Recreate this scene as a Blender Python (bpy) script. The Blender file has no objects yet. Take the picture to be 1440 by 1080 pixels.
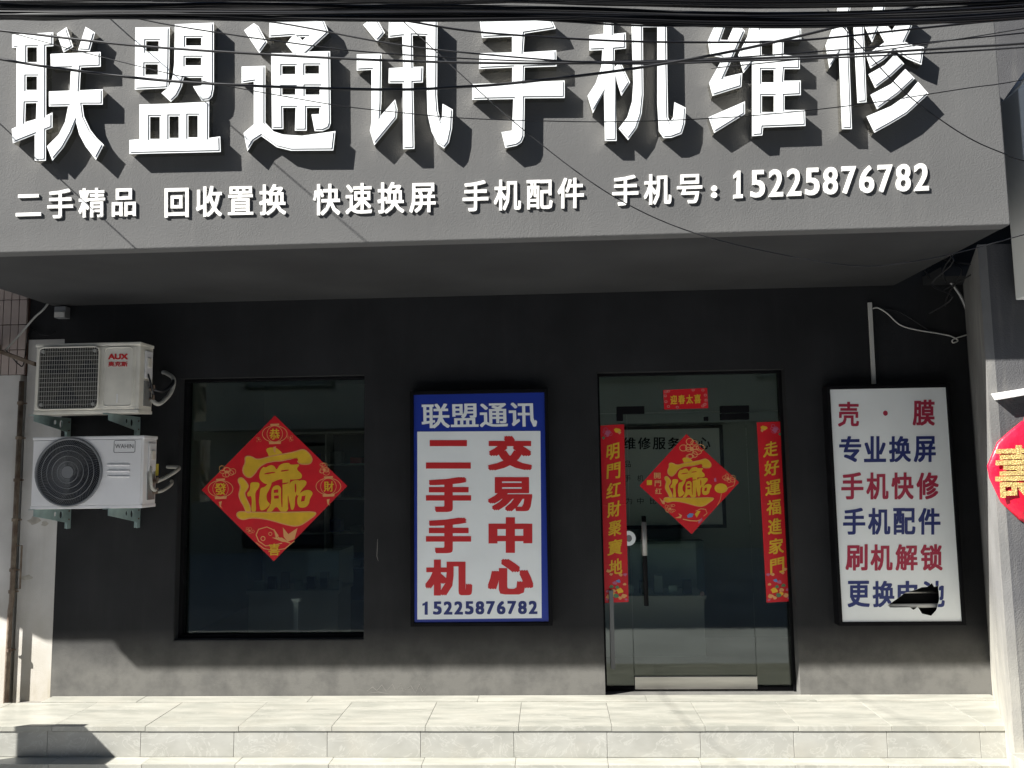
import bpy, bmesh, math, random
from mathutils import Vector, Matrix
R = math.radians
random.seed(7)
sc = bpy.context.scene
C = sc.collection

# ---------------------------------------------------------------- camera
FOC = 1150.0                                   # focal length in photo pixels (1440 wide)
CAM = Vector((0, -5.75, 1.95))
pit, yaw, rol = R(5.8), R(2.63), R(-0.86)
fwd = Vector((-math.sin(yaw)*math.cos(pit), math.cos(yaw)*math.cos(pit), math.sin(pit)))
right0 = Vector((math.cos(yaw), math.sin(yaw), 0)); up0 = right0.cross(fwd)
cr = math.cos(rol)*right0 + math.sin(rol)*up0
cu = -math.sin(rol)*right0 + math.cos(rol)*up0
cd = bpy.data.cameras.new('camera'); cam = bpy.data.objects.new('camera', cd); C.objects.link(cam)
m = Matrix((cr, cu, -fwd)).transposed().to_4x4(); m.translation = CAM; cam.matrix_world = m
cd.sensor_width = 36; cd.lens = 36*FOC/1440; cd.clip_end = 500; cd.clip_start = 0.05
sc.camera = cam
# ---------------------------------------------------------------- light
LD = Vector((1.9, 1.0, -1.775)).normalized()    # direction the sunlight travels
SUN_EL = math.asin(-LD.z)
w = bpy.data.worlds.new('World'); sc.world = w; w.use_nodes = True
nt = w.node_tree
sky = nt.nodes.new('ShaderNodeTexSky'); sky.sky_type = 'NISHITA'; sky.sun_disc = False
sky.sun_elevation = SUN_EL; sky.sun_rotation = math.atan2(-LD.x, -LD.y)
sky.air_density = 0.8; sky.dust_density = 0.4
nt.links.new(sky.outputs[0], nt.nodes['Background'].inputs[0])
nt.nodes['Background'].inputs[1].default_value = 0.058
sl = bpy.data.lights.new('sun', 'SUN'); sl.energy = 5.0; sl.angle = R(0.5); sl.color = (1, 0.975, 0.93)
so = bpy.data.objects.new('sun', sl); C.objects.link(so)
so.rotation_euler = LD.to_track_quat('-Z', 'Y').to_euler(); so.location = (-6, -6, 8)
sc.view_settings.view_transform = 'Standard'; sc.view_settings.look = 'None'
sc.view_settings.exposure = 1.75; sc.view_settings.gamma = 1
sc.render.resolution_x = 1024; sc.render.resolution_y = 768

# ---------------------------------------------------------------- pixel -> place
def ray(px, py): return (px-720)/FOC*cr - (py-540)/FOC*cu + fwd
def P(px, py, Y=None, Z=None, X=None):
    d = ray(px, py)
    t = (Y-CAM.y)/d.y if Y is not None else ((Z-CAM.z)/d.z if Z is not None else (X-CAM.x)/d.x)
    return CAM + t*d

# ---------------------------------------------------------------- materials
MATS = {}
def mat(name, col, rough=0.6, metal=0.0, var=0.0, scale=6.0, bump=0.0, bscale=60.0, dist=0.01,
        col2=None, detail=6, stretch=(1,1,1), spec=0.5, coat=0.0):
    if name in MATS: return MATS[name]
    M = bpy.data.materials.new(name); M.use_nodes = True; n = M.node_tree.nodes; l = M.node_tree.links
    b = n['Principled BSDF']; b.inputs['Base Color'].default_value = (*col, 1)
    b.inputs['Roughness'].default_value = rough; b.inputs['Metallic'].default_value = metal
    b.inputs['Specular IOR Level'].default_value = spec; b.inputs['Coat Weight'].default_value = coat
    tc = n.new('ShaderNodeTexCoord'); mp = n.new('ShaderNodeMapping'); mp.inputs['Scale'].default_value = stretch
    l.new(tc.outputs['Object'], mp.inputs[0])
    if var > 0 or col2:
        t = n.new('ShaderNodeTexNoise'); t.inputs['Scale'].default_value = scale; t.inputs['Detail'].default_value = detail
        l.new(mp.outputs[0], t.inputs['Vector'])
        r = n.new('ShaderNodeValToRGB'); r.color_ramp.elements[0].position = 0.3; r.color_ramp.elements[1].position = 0.7
        c2 = col2 if col2 else tuple(min(1, c*(1+var)) for c in col)
        c1 = col if col2 else tuple(c*(1-var) for c in col)
        r.color_ramp.elements[0].color = (*c1, 1); r.color_ramp.elements[1].color = (*c2, 1)
        l.new(t.outputs['Fac'], r.inputs[0]); l.new(r.outputs[0], b.inputs['Base Color'])
        M['ramp'] = r.name
    if bump > 0:
        t2 = n.new('ShaderNodeTexNoise'); t2.inputs['Scale'].default_value = bscale; t2.inputs['Detail'].default_value = 4
        l.new(tc.outputs['Object'], t2.inputs['Vector'])
        bp = n.new('ShaderNodeBump'); bp.inputs['Strength'].default_value = bump; bp.inputs['Distance'].default_value = dist
        l.new(t2.outputs['Fac'], bp.inputs['Height']); l.new(bp.outputs[0], b.inputs['Normal'])
    MATS[name] = M
    return M

def N(M): return M.node_tree.nodes, M.node_tree.links

def dust_sun_wall(name, col, dust_sun, z_low, z_high, streak=0.5, bumps=0.35, var=0.20):
    """painted plaster with rain streaks and dust low down: real settled dirt, and for the charcoal wall painted-in sunlight (object space)"""
    M = mat(name, col, 0.8, var=var, scale=2.2, bump=bumps, bscale=140, dist=0.004, spec=0.12, detail=9)
    n, l = N(M); b = n['Principled BSDF']
    base = b.inputs['Base Color'].links[0].from_socket
    tc = n.new('ShaderNodeTexCoord')
    sep = n.new('ShaderNodeSeparateXYZ'); l.new(tc.outputs['Object'], sep.inputs[0])
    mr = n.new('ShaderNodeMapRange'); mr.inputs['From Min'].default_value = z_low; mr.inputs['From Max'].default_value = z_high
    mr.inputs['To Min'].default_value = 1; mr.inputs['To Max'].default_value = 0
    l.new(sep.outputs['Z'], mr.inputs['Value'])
    mp = n.new('ShaderNodeMapping'); mp.inputs['Scale'].default_value = (14, 14, 1.6); l.new(tc.outputs['Object'], mp.inputs[0])
    ns = n.new('ShaderNodeTexNoise'); ns.inputs['Scale'].default_value = 1.0; ns.inputs['Detail'].default_value = 8
    l.new(mp.outputs[0], ns.inputs['Vector'])
    n2 = n.new('ShaderNodeTexNoise'); n2.inputs['Scale'].default_value = 5.0; n2.inputs['Detail'].default_value = 8; n2.inputs['Roughness'].default_value = 0.65
    l.new(tc.outputs['Object'], n2.inputs['Vector'])
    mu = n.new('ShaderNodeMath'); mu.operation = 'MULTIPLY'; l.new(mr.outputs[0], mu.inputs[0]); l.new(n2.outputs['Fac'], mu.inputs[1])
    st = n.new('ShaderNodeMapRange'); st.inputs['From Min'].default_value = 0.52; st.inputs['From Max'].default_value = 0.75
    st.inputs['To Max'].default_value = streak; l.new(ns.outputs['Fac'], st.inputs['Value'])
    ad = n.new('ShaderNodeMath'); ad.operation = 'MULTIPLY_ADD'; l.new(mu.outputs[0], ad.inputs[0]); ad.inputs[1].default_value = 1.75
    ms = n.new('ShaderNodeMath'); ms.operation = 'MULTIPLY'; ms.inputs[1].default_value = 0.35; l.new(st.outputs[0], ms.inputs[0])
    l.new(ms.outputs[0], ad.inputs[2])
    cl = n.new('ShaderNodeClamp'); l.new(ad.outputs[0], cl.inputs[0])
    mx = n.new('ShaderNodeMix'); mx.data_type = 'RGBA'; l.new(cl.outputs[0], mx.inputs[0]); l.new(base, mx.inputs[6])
    mx.inputs[7].default_value = (*dust_sun, 1); l.new(mx.outputs[2], b.inputs['Base Color'])
    return M

def marble(name, c1, c2, vein, rough, stretch, seedv):
    M = mat(name, c1, rough, col2=c2, scale=3.0, stretch=stretch, detail=10)
    n, l = N(M); b = n['Principled BSDF']; base = b.inputs['Base Color'].links[0].from_socket
    tc = n.new('ShaderNodeTexCoord'); oi = n.new('ShaderNodeObjectInfo')
    ad = n.new('ShaderNodeVectorMath'); ad.operation = 'MULTIPLY_ADD'
    l.new(oi.outputs['Random'], ad.inputs[0]); ad.inputs[1].default_value = (37, 19, 23); l.new(tc.outputs['Object'], ad.inputs[2])
    mp = n.new('ShaderNodeMapping'); mp.inputs['Scale'].default_value = stretch; mp.inputs['Rotation'].default_value = (0.3, 0.5, 0.4)
    l.new(ad.outputs[0], mp.inputs[0])
    for t in [x for x in n if x.type == 'TEX_NOISE']: l.new(mp.outputs[0], t.inputs['Vector'])
    ns = n.new('ShaderNodeTexNoise'); ns.inputs['Scale'].default_value = seedv; ns.inputs['Detail'].default_value = 12
    ns.inputs['Roughness'].default_value = 0.6; ns.inputs['Distortion'].default_value = 1.6
    l.new(mp.outputs[0], ns.inputs['Vector'])
    a = n.new('ShaderNodeMath'); a.operation = 'SUBTRACT'; a.inputs[1].default_value = 0.5; l.new(ns.outputs['Fac'], a.inputs[0])
    ab = n.new('ShaderNodeMath'); ab.operation = 'ABSOLUTE'; l.new(a.outputs[0], ab.inputs[0])
    mr = n.new('ShaderNodeMapRange'); mr.inputs['From Min'].default_value = 0.0; mr.inputs['From Max'].default_value = 0.022
    mr.inputs['To Min'].default_value = 0.5; mr.inputs['To Max'].default_value = 0.0; l.new(ab.outputs[0], mr.inputs['Value'])
    mx = n.new('ShaderNodeMix'); mx.data_type = 'RGBA'; l.new(mr.outputs[0], mx.inputs[0]); l.new(base, mx.inputs[6])
    mx.inputs[7].default_value = (*vein, 1)
    # trodden-in dirt, blotchy
    n3 = n.new('ShaderNodeTexNoise'); n3.inputs['Scale'].default_value = 4.5; n3.inputs['Detail'].default_value = 9; l.new(tc.outputs['Object'], n3.inputs['Vector'])
    m3 = n.new('ShaderNodeMapRange'); m3.inputs['From Min'].default_value = 0.5; m3.inputs['From Max'].default_value = 0.8; m3.inputs['To Max'].default_value = 0.45
    l.new(n3.outputs['Fac'], m3.inputs['Value'])
    mz = n.new('ShaderNodeMix'); mz.data_type = 'RGBA'; l.new(m3.outputs[0], mz.inputs[0]); l.new(mx.outputs[2], mz.inputs[6])
    mz.inputs[7].default_value = (0.33, 0.31, 0.26, 1)
    l.new(mz.outputs[2], b.inputs['Base Color'])
    return M

def glass_mat(name, tint, refl=0.05):
    M = bpy.data.materials.new(name); M.use_nodes = True; n, l = N(M); n.clear()
    o = n.new('ShaderNodeOutputMaterial'); t = n.new('ShaderNodeBsdfTransparent'); t.inputs[0].default_value = (*tint, 1)
    g = n.new('ShaderNodeBsdfGlossy'); g.inputs['Roughness'].default_value = 0.0; g.inputs[0].default_value = (0.96, 1.0, 0.94, 1)
    lw = n.new('ShaderNodeLayerWeight'); pw = n.new('ShaderNodeMath'); pw.operation = 'POWER'; pw.inputs[1].default_value = 5
    l.new(lw.outputs['Facing'], pw.inputs[0])
    ma = n.new('ShaderNodeMath'); ma.operation = 'MULTIPLY_ADD'; ma.inputs[1].default_value = 1-refl; ma.inputs[2].default_value = refl
    l.new(pw.outputs[0], ma.inputs[0])
    mx = n.new('ShaderNodeMixShader'); l.new(ma.outputs[0], mx.inputs[0]); l.new(t.outputs[0], mx.inputs[1]); l.new(g.outputs[0], mx.inputs[2])
    l.new(mx.outputs[0], o.inputs[0]); MATS[name] = M
    return M

WALL = dust_sun_wall('charcoal_wall_paint', (0.0245, 0.0250, 0.0262), (0.120, 0.117, 0.108), 0.56, 0.86, streak=.10)  # pale foot: settled dirt plus the sunlit base strip put into the colour
FASCIA = dust_sun_wall('grey_stucco_fascia', (0.100, 0.100, 0.099), (0.118, 0.117, 0.114), 3.0, 3.3, streak=1.2, bumps=0.45, var=0.07)
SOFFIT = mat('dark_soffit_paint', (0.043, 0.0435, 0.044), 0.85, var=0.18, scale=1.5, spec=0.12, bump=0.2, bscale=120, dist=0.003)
PIERW = dust_sun_wall('white_limewash', (0.52, 0.505, 0.485), (0.36, 0.33, 0.27), 0.25, 1.3, streak=0.7, bumps=0.4)
PIERG = dust_sun_wall('grey_pier_render', (0.080, 0.080, 0.083), (0.26, 0.25, 0.22), 0.2, 1.2, streak=0.7, bumps=0.8)
PIERS = dust_sun_wall('pale_pier_render', (0.165, 0.163, 0.158), (0.42, 0.40, 0.34), 0.2, 1.2, streak=0.7, bumps=0.5)
sc.cycles.blur_glossy = 0.25
TREAD = marble('pale_marble_tread', (0.335, 0.328, 0.285), (0.22, 0.22, 0.19), (0.39, 0.38, 0.335), 0.35, (1.0, 5.0, 1), 2.2)
RISER = marble('grey_marble_riser', (0.25, 0.248, 0.222), (0.31, 0.308, 0.28), (0.40, 0.395, 0.36), 0.4, (2.2, 2.2, 3.2), 2.2)
GROUT = mat('tile_joint', (0.17, 0.16, 0.14), 0.9)
ASPH = mat('street_concrete', (0.31, 0.315, 0.32), 0.9, var=0.2, scale=1.2, bump=0.3, bscale=80)
BLACKF = mat('black_metal_frame', (0.007, 0.007, 0.008), 0.6, var=0.2, scale=9, spec=0.06)
WHITEL = mat('white_acrylic_face', (0.82, 0.84, 0.84), 0.35, var=0.03, scale=3)
TRIM = mat('grey_letter_trim', (0.24, 0.25, 0.26), 0.4)
STEEL = mat('polished_steel_return', (0.66, 0.64, 0.58), 0.16, 1.0, bump=0.15, bscale=25)
WHITES = mat('white_foam_letter', (0.78, 0.77, 0.74), 0.6, var=0.04, scale=8)
WHITEP = mat('white_sign_panel', (0.85, 0.88, 0.87), 0.3, var=0.05, scale=3)
BLUEP = mat('blue_sign_print', (0.012, 0.035, 0.30), 0.35)
REDP = mat('red_sign_print', (0.56, 0.022, 0.025), 0.4)
CRIM = mat('crimson_sign_print', (0.40, 0.022, 0.060), 0.4)
NAVY = mat('navy_sign_print', (0.018, 0.030, 0.16), 0.4)
REDPAP = mat('red_poster_paper', (0.60, 0.004, 0.012), 0.45, var=0.10, scale=9, bump=0.15, bscale=14)
REDFAB = mat('red_satin', (0.62, 0.006, 0.030), 0.4, var=0.15, scale=12, bump=0.6, bscale=20)
GOLD = mat('gold_foil_print', (0.92, 0.56, 0.04), 0.30, 0.22, col2=(0.74, 0.44, 0.035), scale=10, bump=0.1, bscale=40)
ORAN = mat('pale_gold_line', (0.72, 0.34, 0.12), 0.5)
PINKP = mat('pink_print', (0.50, 0.12, 0.22), 0.5)
GREENP = mat('green_print', (0.10, 0.22, 0.10), 0.5)
BLUEPR = mat('pale_blue_print', (0.14, 0.24, 0.48), 0.5)
CABLE = mat('black_cable_rubber', (0.005, 0.005, 0.006), 0.42, var=0.3, scale=4, spec=0.25)
CABLEG = mat('weathered_grey_cable', (0.022, 0.022, 0.023), 0.5, var=0.3, scale=4, spec=0.3)
WCABLE = mat('white_cable', (0.55, 0.54, 0.50), 0.5)
CREAM = mat('aged_cream_enamel', (0.68, 0.65, 0.57), 0.45, var=0.17, scale=5, bump=0.03, bscale=30)
WHITEE = mat('white_enamel', (0.76, 0.75, 0.745), 0.38, var=0.05, scale=4)
DARKPL = mat('dark_grille_plastic', (0.018, 0.019, 0.022), 0.4)
GREYPL = mat('grey_plastic', (0.17, 0.175, 0.18), 0.5)
WIREG = mat('grille_wire', (0.42, 0.41, 0.38), 0.45, 0.4)
FINS = mat('condenser_fins', (0.05, 0.048, 0.04), 0.6, var=0.3, scale=20, stretch=(8, 1, 1))
TEAL = mat('teal_painted_steel', (0.25, 0.33, 0.32), 0.45, var=0.18, scale=12)
RUST = mat('rusty_steel', (0.10, 0.065, 0.045), 0.8, col2=(0.20, 0.16, 0.12), scale=18, bump=0.4, bscale=60)
PINKT = mat('faded_pink_tile', (0.40, 0.33, 0.30), 0.5, var=0.12, scale=7)
GROUTB = mat('brown_grout', (0.07, 0.035, 0.025), 0.9)
STEELB = mat('brushed_steel', (0.55, 0.54, 0.52), 0.33, 1.0, var=0.12, scale=3, stretch=(1, 1, 12))
FOAMP = mat('pipe_insulation', (0.42, 0.41, 0.37), 0.7, var=0.2, scale=30)
ROOMW = mat('interior_wall_paint', (0.42, 0.45, 0.43), 0.8, var=0.05, scale=2)
ROOMF = mat('interior_floor_tile', (0.20, 0.20, 0.19), 0.3, var=0.1, scale=3)
FURN = mat('white_counter_laminate', (0.72, 0.72, 0.70), 0.4)
DARKW = mat('dark_cabinet', (0.04, 0.045, 0.045), 0.5, var=0.2)
STEELP = mat('grey_metal', (0.30, 0.30, 0.29), 0.5, 0.5, var=0.15, scale=10)
INKB = mat('black_print', (0.01, 0.01, 0.011), 0.5)
CREAMS = mat('cream_sign_return', (0.70, 0.70, 0.66), 0.4)
LAMPT = mat('lamp_tube_glass', (0.7, 0.7, 0.68), 0.25)
OPPW = mat('opposite_wall_render', (0.22, 0.205, 0.18), 0.85, var=0.1, scale=0.8)
GLASS = glass_mat('tinted_glass', (0.85, 0.885, 0.85), 0.052)
GLASSI = glass_mat('clear_cabinet_glass', (0.85, 0.9, 0.88), 0.05)
GLASSD = mat('dark_window_glass', (0.03, 0.035, 0.04), 0.08)

# ---------------------------------------------------------------- object helpers
def tag(o, label=None, cat=None, group=None, kind=None):
    if label: o['label'] = label
    if cat: o['category'] = cat
    if group: o['group'] = group
    if kind: o['kind'] = kind
    return o
def thing(name, loc, label=None, cat=None, group=None, kind=None):
    o = bpy.data.objects.new(name, None); C.objects.link(o); o.location = loc; o.empty_display_size = 0.1
    return tag(o, label, cat, group, kind)
def org(o):
    v = Vector((0, 0, 0))
    while o: v += o.location; o = o.parent
    return v
def link(name, me, material, parent=None, smooth=False):
    o = bpy.data.objects.new(name, me); C.objects.link(o)
    if material: me.materials.append(material)
    if parent:
        o.parent = parent
    if smooth:
        for p in me.polygons: p.use_smooth = True
    return o
class MB:
    """collects world-space geometry; build() makes ONE mesh object"""
    def __init__(s): s.v = []; s.f = []
    def add(s, vs, fs):
        k = len(s.v); s.v += [tuple(v) for v in vs]; s.f += [tuple(i+k for i in f) for f in fs]; return s
    def box(s, x0, x1, y0, y1, z0, z1):
        x0, x1 = min(x0, x1), max(x0, x1); y0, y1 = min(y0, y1), max(y0, y1); z0, z1 = min(z0, z1), max(z0, z1)
        return s.add([(x0,y0,z0),(x1,y0,z0),(x1,y1,z0),(x0,y1,z0),(x0,y0,z1),(x1,y0,z1),(x1,y1,z1),(x0,y1,z1)],
                     [(0,3,2,1),(4,5,6,7),(0,1,5,4),(1,2,6,5),(2,3,7,6),(3,0,4,7)])
    def prism(s, pts, d):
        """closed prism: polygon pts (3D, planar) swept by vector d"""
        n = len(pts); d = Vector(d)
        vs = [Vector(p) for p in pts] + [Vector(p)+d for p in pts]
        fs = [tuple(range(n))[::-1], tuple(range(n, 2*n))] + [(i, (i+1) % n, n+(i+1) % n, n+i) for i in range(n)]
        return s.add(vs, fs)
    def tube(s, pts, r, n=8, close=False):
        pts = [Vector(p) for p in pts]; rings = []; L = len(pts); prev = None
        for i, p in enumerate(pts):
            a = pts[(i-1) % L] if (i > 0 or close) else pts[0]
            b = pts[(i+1) % L] if (i < L-1 or close) else pts[-1]
            t = (b-a).normalized()
            if prev is None:
                u = t.cross(Vector((0, 0, 1)))
                if u.length < 0.1: u = t.cross(Vector((0, 1, 0)))
            else: u = prev - t*prev.dot(t)
            u.normalize(); prev = u; v = t.cross(u)
            rr = r[i] if isinstance(r, (list, tuple)) else r
            rings.append([p + rr*(math.cos(2*math.pi*k/n)*u + math.sin(2*math.pi*k/n)*v) for k in range(n)])
        vs = [q for rg in rings for q in rg]; fs = []
        for i in range(L if close else L-1):
            j = (i+1) % L
            for k in range(n): fs.append((i*n+k, j*n+k, j*n+(k+1) % n, i*n+(k+1) % n))
        if not close: fs += [tuple(range(n)), tuple(range((L-1)*n, L*n))[::-1]]
        return s.add(vs, fs)
    def build(s, name, material, parent=None, bevel=0, smooth=False, seg=2):
        o = org(parent) if parent else Vector((0, 0, 0))
        me = bpy.data.meshes.new(name); me.from_pydata([tuple(Vector(v)-o) for v in s.v], [], s.f)
        bm = bmesh.new(); bm.from_mesh(me); bmesh.ops.recalc_face_normals(bm, faces=bm.faces[:])
        if bevel:
            es = [e for e in bm.edges if len(e.link_faces) == 2 and e.calc_face_angle(0) > 0.6]
            bmesh.ops.bevel(bm, geom=es, offset=bevel, segments=seg, affect='EDGES', clamp_overlap=True, profile=0.6)
        bm.to_mesh(me); bm.free()
        return link(name, me, material, parent, smooth)
def box(name, x0, x1, y0, y1, z0, z1, material, parent=None, bevel=0):
    return MB().box(x0, x1, y0, y1, z0, z1).build(name, material, parent, bevel)

_tc = {}
def text_geo(s, bold=0.0, ext=0.0, res=2):
    k = (s, bold, ext, res)
    if k not in _tc:
        c = bpy.data.curves.new('t', 'FONT'); c.body = s; c.size = 1; c.offset = min(0.0, bold); c.extrude = ext; c.resolution_u = res
        o = bpy.data.objects.new('t', c); me = bpy.data.meshes.new_from_object(o)
        vs = [v.co.copy() for v in me.vertices]; fs = [tuple(p.vertices) for p in me.polygons]
        bpy.data.objects.remove(o); bpy.data.curves.remove(c); bpy.data.meshes.remove(me)
        if bold > 0:     # heavier weight: the glyph struck several times a little apart, each a hair proud of the last
            b0, f0 = vs, fs; vs, fs = [], []
            for j, (dx, dy) in enumerate(((0,0),(1,0),(-1,0),(0,.7),(0,-.7),(1,.7),(-1,.7),(1,-.7),(-1,-.7))):
                k0 = len(vs); vs += [Vector((v.x+dx*bold, v.y+dy*bold, v.z*(1+.004*j) if ext else .0001*j)) for v in b0]
                fs += [tuple(i+k0 for i in f) for f in f0]
        x0 = min(v.x for v in vs); x1 = max(v.x for v in vs); y0 = min(v.y for v in vs); y1 = max(v.y for v in vs)
        _tc[k] = ([((v.x-x0)/(x1-x0), (v.y-y0)/(y1-y0), v.z) for v in vs], fs, (x0, x1, y0, y1))
    return _tc[k]
def quadmap(q, u, v):
    """q = TL, TR, BR, BL pixels; v up"""
    t = [(1-u)*q[0][i]+u*q[1][i] for i in (0, 1)]; b = [(1-u)*q[3][i]+u*q[2][i] for i in (0, 1)]
    return (v*t[0]+(1-v)*b[0], v*t[1]+(1-v)*b[1])
def rectq(x0, y0, x1, y1): return ((x0, y0), (x1, y0), (x1, y1), (x0, y1))
def text_on(name, s, q, Y, material, parent, bold=0.02, thick=0.0, res=2):
    """lettering filling the pixel quad q, lying in the plane y = Y; thick > 0 stands out towards -y"""
    vs, fs, _ = text_geo(s, bold, 0.5 if thick else 0.0, res)
    o = org(parent) if parent else Vector((0, 0, 0)); out = []
    for u, v, d in vs:
        p = P(*quadmap(q, u, v), Y=Y) - o
        p.y -= (d+0.5)*thick if thick else d
        out.append(tuple(p))
    me = bpy.data.meshes.new(name); me.from_pydata(out, [], fs)
    return link(name, me, material, parent)
def line_chars(base, s, q, Y, material, parent, bold, thick):
    """one mesh per character, laid out as a line whose ink box fills q"""
    _, _, (X0, X1, Y0, Y1) = text_geo(s, bold, 0.5)
    for i, ch in enumerate(s):
        if ch == ' ': continue
        # advance of the text before
        w = len(s)
        _, _, (a0, a1, b0, b1) = text_geo(ch, bold, 0.5)
        pre = sum(ADV(c) for c in s[:i])
        u0, u1 = (pre+a0-X0)/(X1-X0), (pre+a1-X0)/(X1-X0); v0, v1 = (b0-Y0)/(Y1-Y0), (b1-Y0)/(Y1-Y0)
        um, uh = (u0+u1)/2, (u1-u0)*.43; u0, u1 = um-uh, um+uh
        qq = (quadmap(q, u0, v1), quadmap(q, u1, v1), quadmap(q, u1, v0), quadmap(q, u0, v0))
        text_on(base, ch, qq, Y, material, parent, bold, thick)
ONE_FOOT = [(0,0),(1,0),(1,.13),(.74,.13),(.74,1),(.40,1),(.04,.86),(.04,.73),(.36,.79),(.36,.13),(0,.13)]
ONE_BARE = [(.42,0),(1,0),(1,1),(.62,1),(.40,.90),(0,.84),(0,.68),(.42,.72)]
def one_on(name, loop, q, Y, material, parent, thick):
    pts = [P(*quadmap(q, u, v), Y=Y) for u, v in loop]
    return flat_poly(name, [[(p.x, p.z) for p in pts]], Y, material, parent, thick=thick)
_adv = {}
def ADV(c):
    if c not in _adv:
        _adv[c] = text_geo(c+'|', 0, 0)[2][1] - text_geo('|', 0, 0)[2][1]
    return _adv[c]

def inset(loops, d):
    out = []
    for L in loops:
        # a hole lies inside another loop: it grows instead of shrinking
        x, z = L[0]; dep = 0
        for M in loops:
            if M is L: continue
            c = False
            for i in range(len(M)):
                (x1, z1), (x2, z2) = M[i], M[i-1]
                if (z1 > z) != (z2 > z) and x < (x2-x1)*(z-z1)/(z2-z1)+x1: c = not c
            dep += c
        L = ccw(L); s = -d if dep % 2 else d; N_ = []
        for i in range(len(L)):
            a, b, c = L[i-1], L[i], L[(i+1) % len(L)]
            e1 = Vector((b[0]-a[0], b[1]-a[1])).normalized(); e2 = Vector((c[0]-b[0], c[1]-b[1])).normalized()
            n1 = Vector((-e1.y, e1.x)); n2 = Vector((-e2.y, e2.x)); m_ = n1+n2
            k_ = 1/max(.28, (1+n1.dot(n2))/1.0)
            N_.append((b[0]+s*m_.x*k_, b[1]+s*m_.y*k_))
        out.append(N_)
    return out
def poly_geo(loops, offset=0.0, ext=0.0):
    if offset: loops = inset(loops, -offset)
    offset = 0.0
    k = bpy.data.curves.new('k', 'CURVE'); k.dimensions = '2D'; k.fill_mode = 'BOTH'; k.extrude = ext; k.offset = offset
    for L in loops:
        s = k.splines.new('POLY'); s.points.add(len(L)-1)
        for p, q in zip(s.points, L): p.co = (q[0], q[1], 0, 1)
        s.use_cyclic_u = True
    o = bpy.data.objects.new('k', k); me = bpy.data.meshes.new_from_object(o)
    r = ([v.co.copy() for v in me.vertices], [tuple(p.vertices) for p in me.polygons])
    bpy.data.objects.remove(o); bpy.data.curves.remove(k); bpy.data.meshes.remove(me)
    return r
def area(L): return 0.5*sum(L[i][0]*L[(i+1) % len(L)][1]-L[(i+1) % len(L)][0]*L[i][1] for i in range(len(L)))
def ccw(L): return L if area(L) > 0 else L[::-1]
def flat_poly(name, loops, Y, material, parent, offset=0.0, thick=0.0, faces='all'):
    """loops of (X,Z); plate whose back is at Y and front at Y-thick. faces: all/front/side"""
    vs, fs = poly_geo(loops, offset, thick/2)
    o = org(parent) if parent else Vector((0, 0, 0))
    out = [(v.x-o.x, Y-thick/2-v.z-o.y, v.y-o.z) for v in vs]
    me = bpy.data.meshes.new(name); me.from_pydata(out, [], fs)
    return link(name, me, material, parent)
def smooth_loop(L, it=2):
    for _ in range(it):
        M = []
        for i in range(len(L)):
            a, b = L[i], L[(i+1) % len(L)]
            M += [(a[0]*.75+b[0]*.25, a[1]*.75+b[1]*.25), (a[0]*.25+b[0]*.75, a[1]*.25+b[1]*.75)]
        L = M
    return L
def catmull(pts, n=6):
    out = []; L = len(pts)
    for i in range(L-1):
        p0, p1, p2, p3 = pts[max(0, i-1)], pts[i], pts[i+1], pts[min(L-1, i+2)]
        for k in range(n):
            t = k/n
            out.append(tuple(0.5*((2*b)+(-a+c)*t+(2*a-5*b+4*c-d)*t*t+(-a+3*b-3*c+d)*t**3) for a, b, c, d in zip(p0, p1, p2, p3)))
    return out+[tuple(pts[-1])]

# ================================================================ SETTING
ZL, ZT = 0.40, 0.215                       # landing, lower tread
YL = P(700, 1021, Z=ZL).y                  # front edge of the landing
YR = YL + 0.007                            # riser face under the nosing
YT = P(700, 1075.5, Z=ZT).y
YF = -1.46                                 # front of the canopy fascia
ZS = 3.172                                 # soffit
XW0, XW1 = -3.53, 2.90                     # charcoal wall between the piers
tag(MB().box(-60, 60, -60, 60, -0.3, 0.0).build('street', ASPH), kind='structure')

# steps
steps = thing('steps', (0, YL, 0), kind='structure')
XL0, XL1 = -3.76, 2.86
MB().box(XL0+.02, XL1-.02, YR+.02, -0.002, 0.002, ZL-.03).box(-5.2, 4.2, YT+.06, YR+.0195, 0.002, ZT-.03).build('core', GROUT, steps)
jpx = [329+i*131.2 for i in range(-4, 9)]
def rowtiles(name, y0, y1, z0, z1, px_row, x_lo, x_hi, xs, material, gap=0.0022, bevel=0.002):
    xs = [x_lo]+[x for x in xs if x_lo+.05 < x < x_hi-.05]+[x_hi]
    for a, b in zip(xs[:-1], xs[1:]):
        dz = random.uniform(-.001, .001)
        MB().box(a+gap/2, b-gap/2, y0, y1, z0+dz, z1+dz).build(name, material, steps, bevel)
xr = [P(x, 1040, Y=YR).x for x in jpx]
xt2 = [P(x-3, 1068, Y=YT).x+.02 for x in jpx]
x3 = [P(580+i*137, 1078, Y=YT+.03).x for i in range(-5, 8)]
rowtiles('tread_tile', YL, -0.145, ZL-.03, ZL, 0, XL0, XL1, [x+.03 for x in xr], TREAD)
rowtiles('tread_tile', -0.14, -0.003, ZL-.03, ZL+.004, 0, XL0+.25, XL1+.02, [x+.3 for x in xr[::2]], TREAD)
rowtiles('riser_tile', YR, YR+.018, ZT+.001, ZL-.031, 0, XL0+.02, XL1-.03, xr, RISER)
rowtiles('tread_tile', YT, YR+.016, ZT-.03, ZT, 0, -5.2, 4.2, xt2, TREAD)
rowtiles('riser_tile', YT+.035, YT+.053, 0.004, ZT-.031, 0, -5.17, 4.17, x3, RISER)

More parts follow.
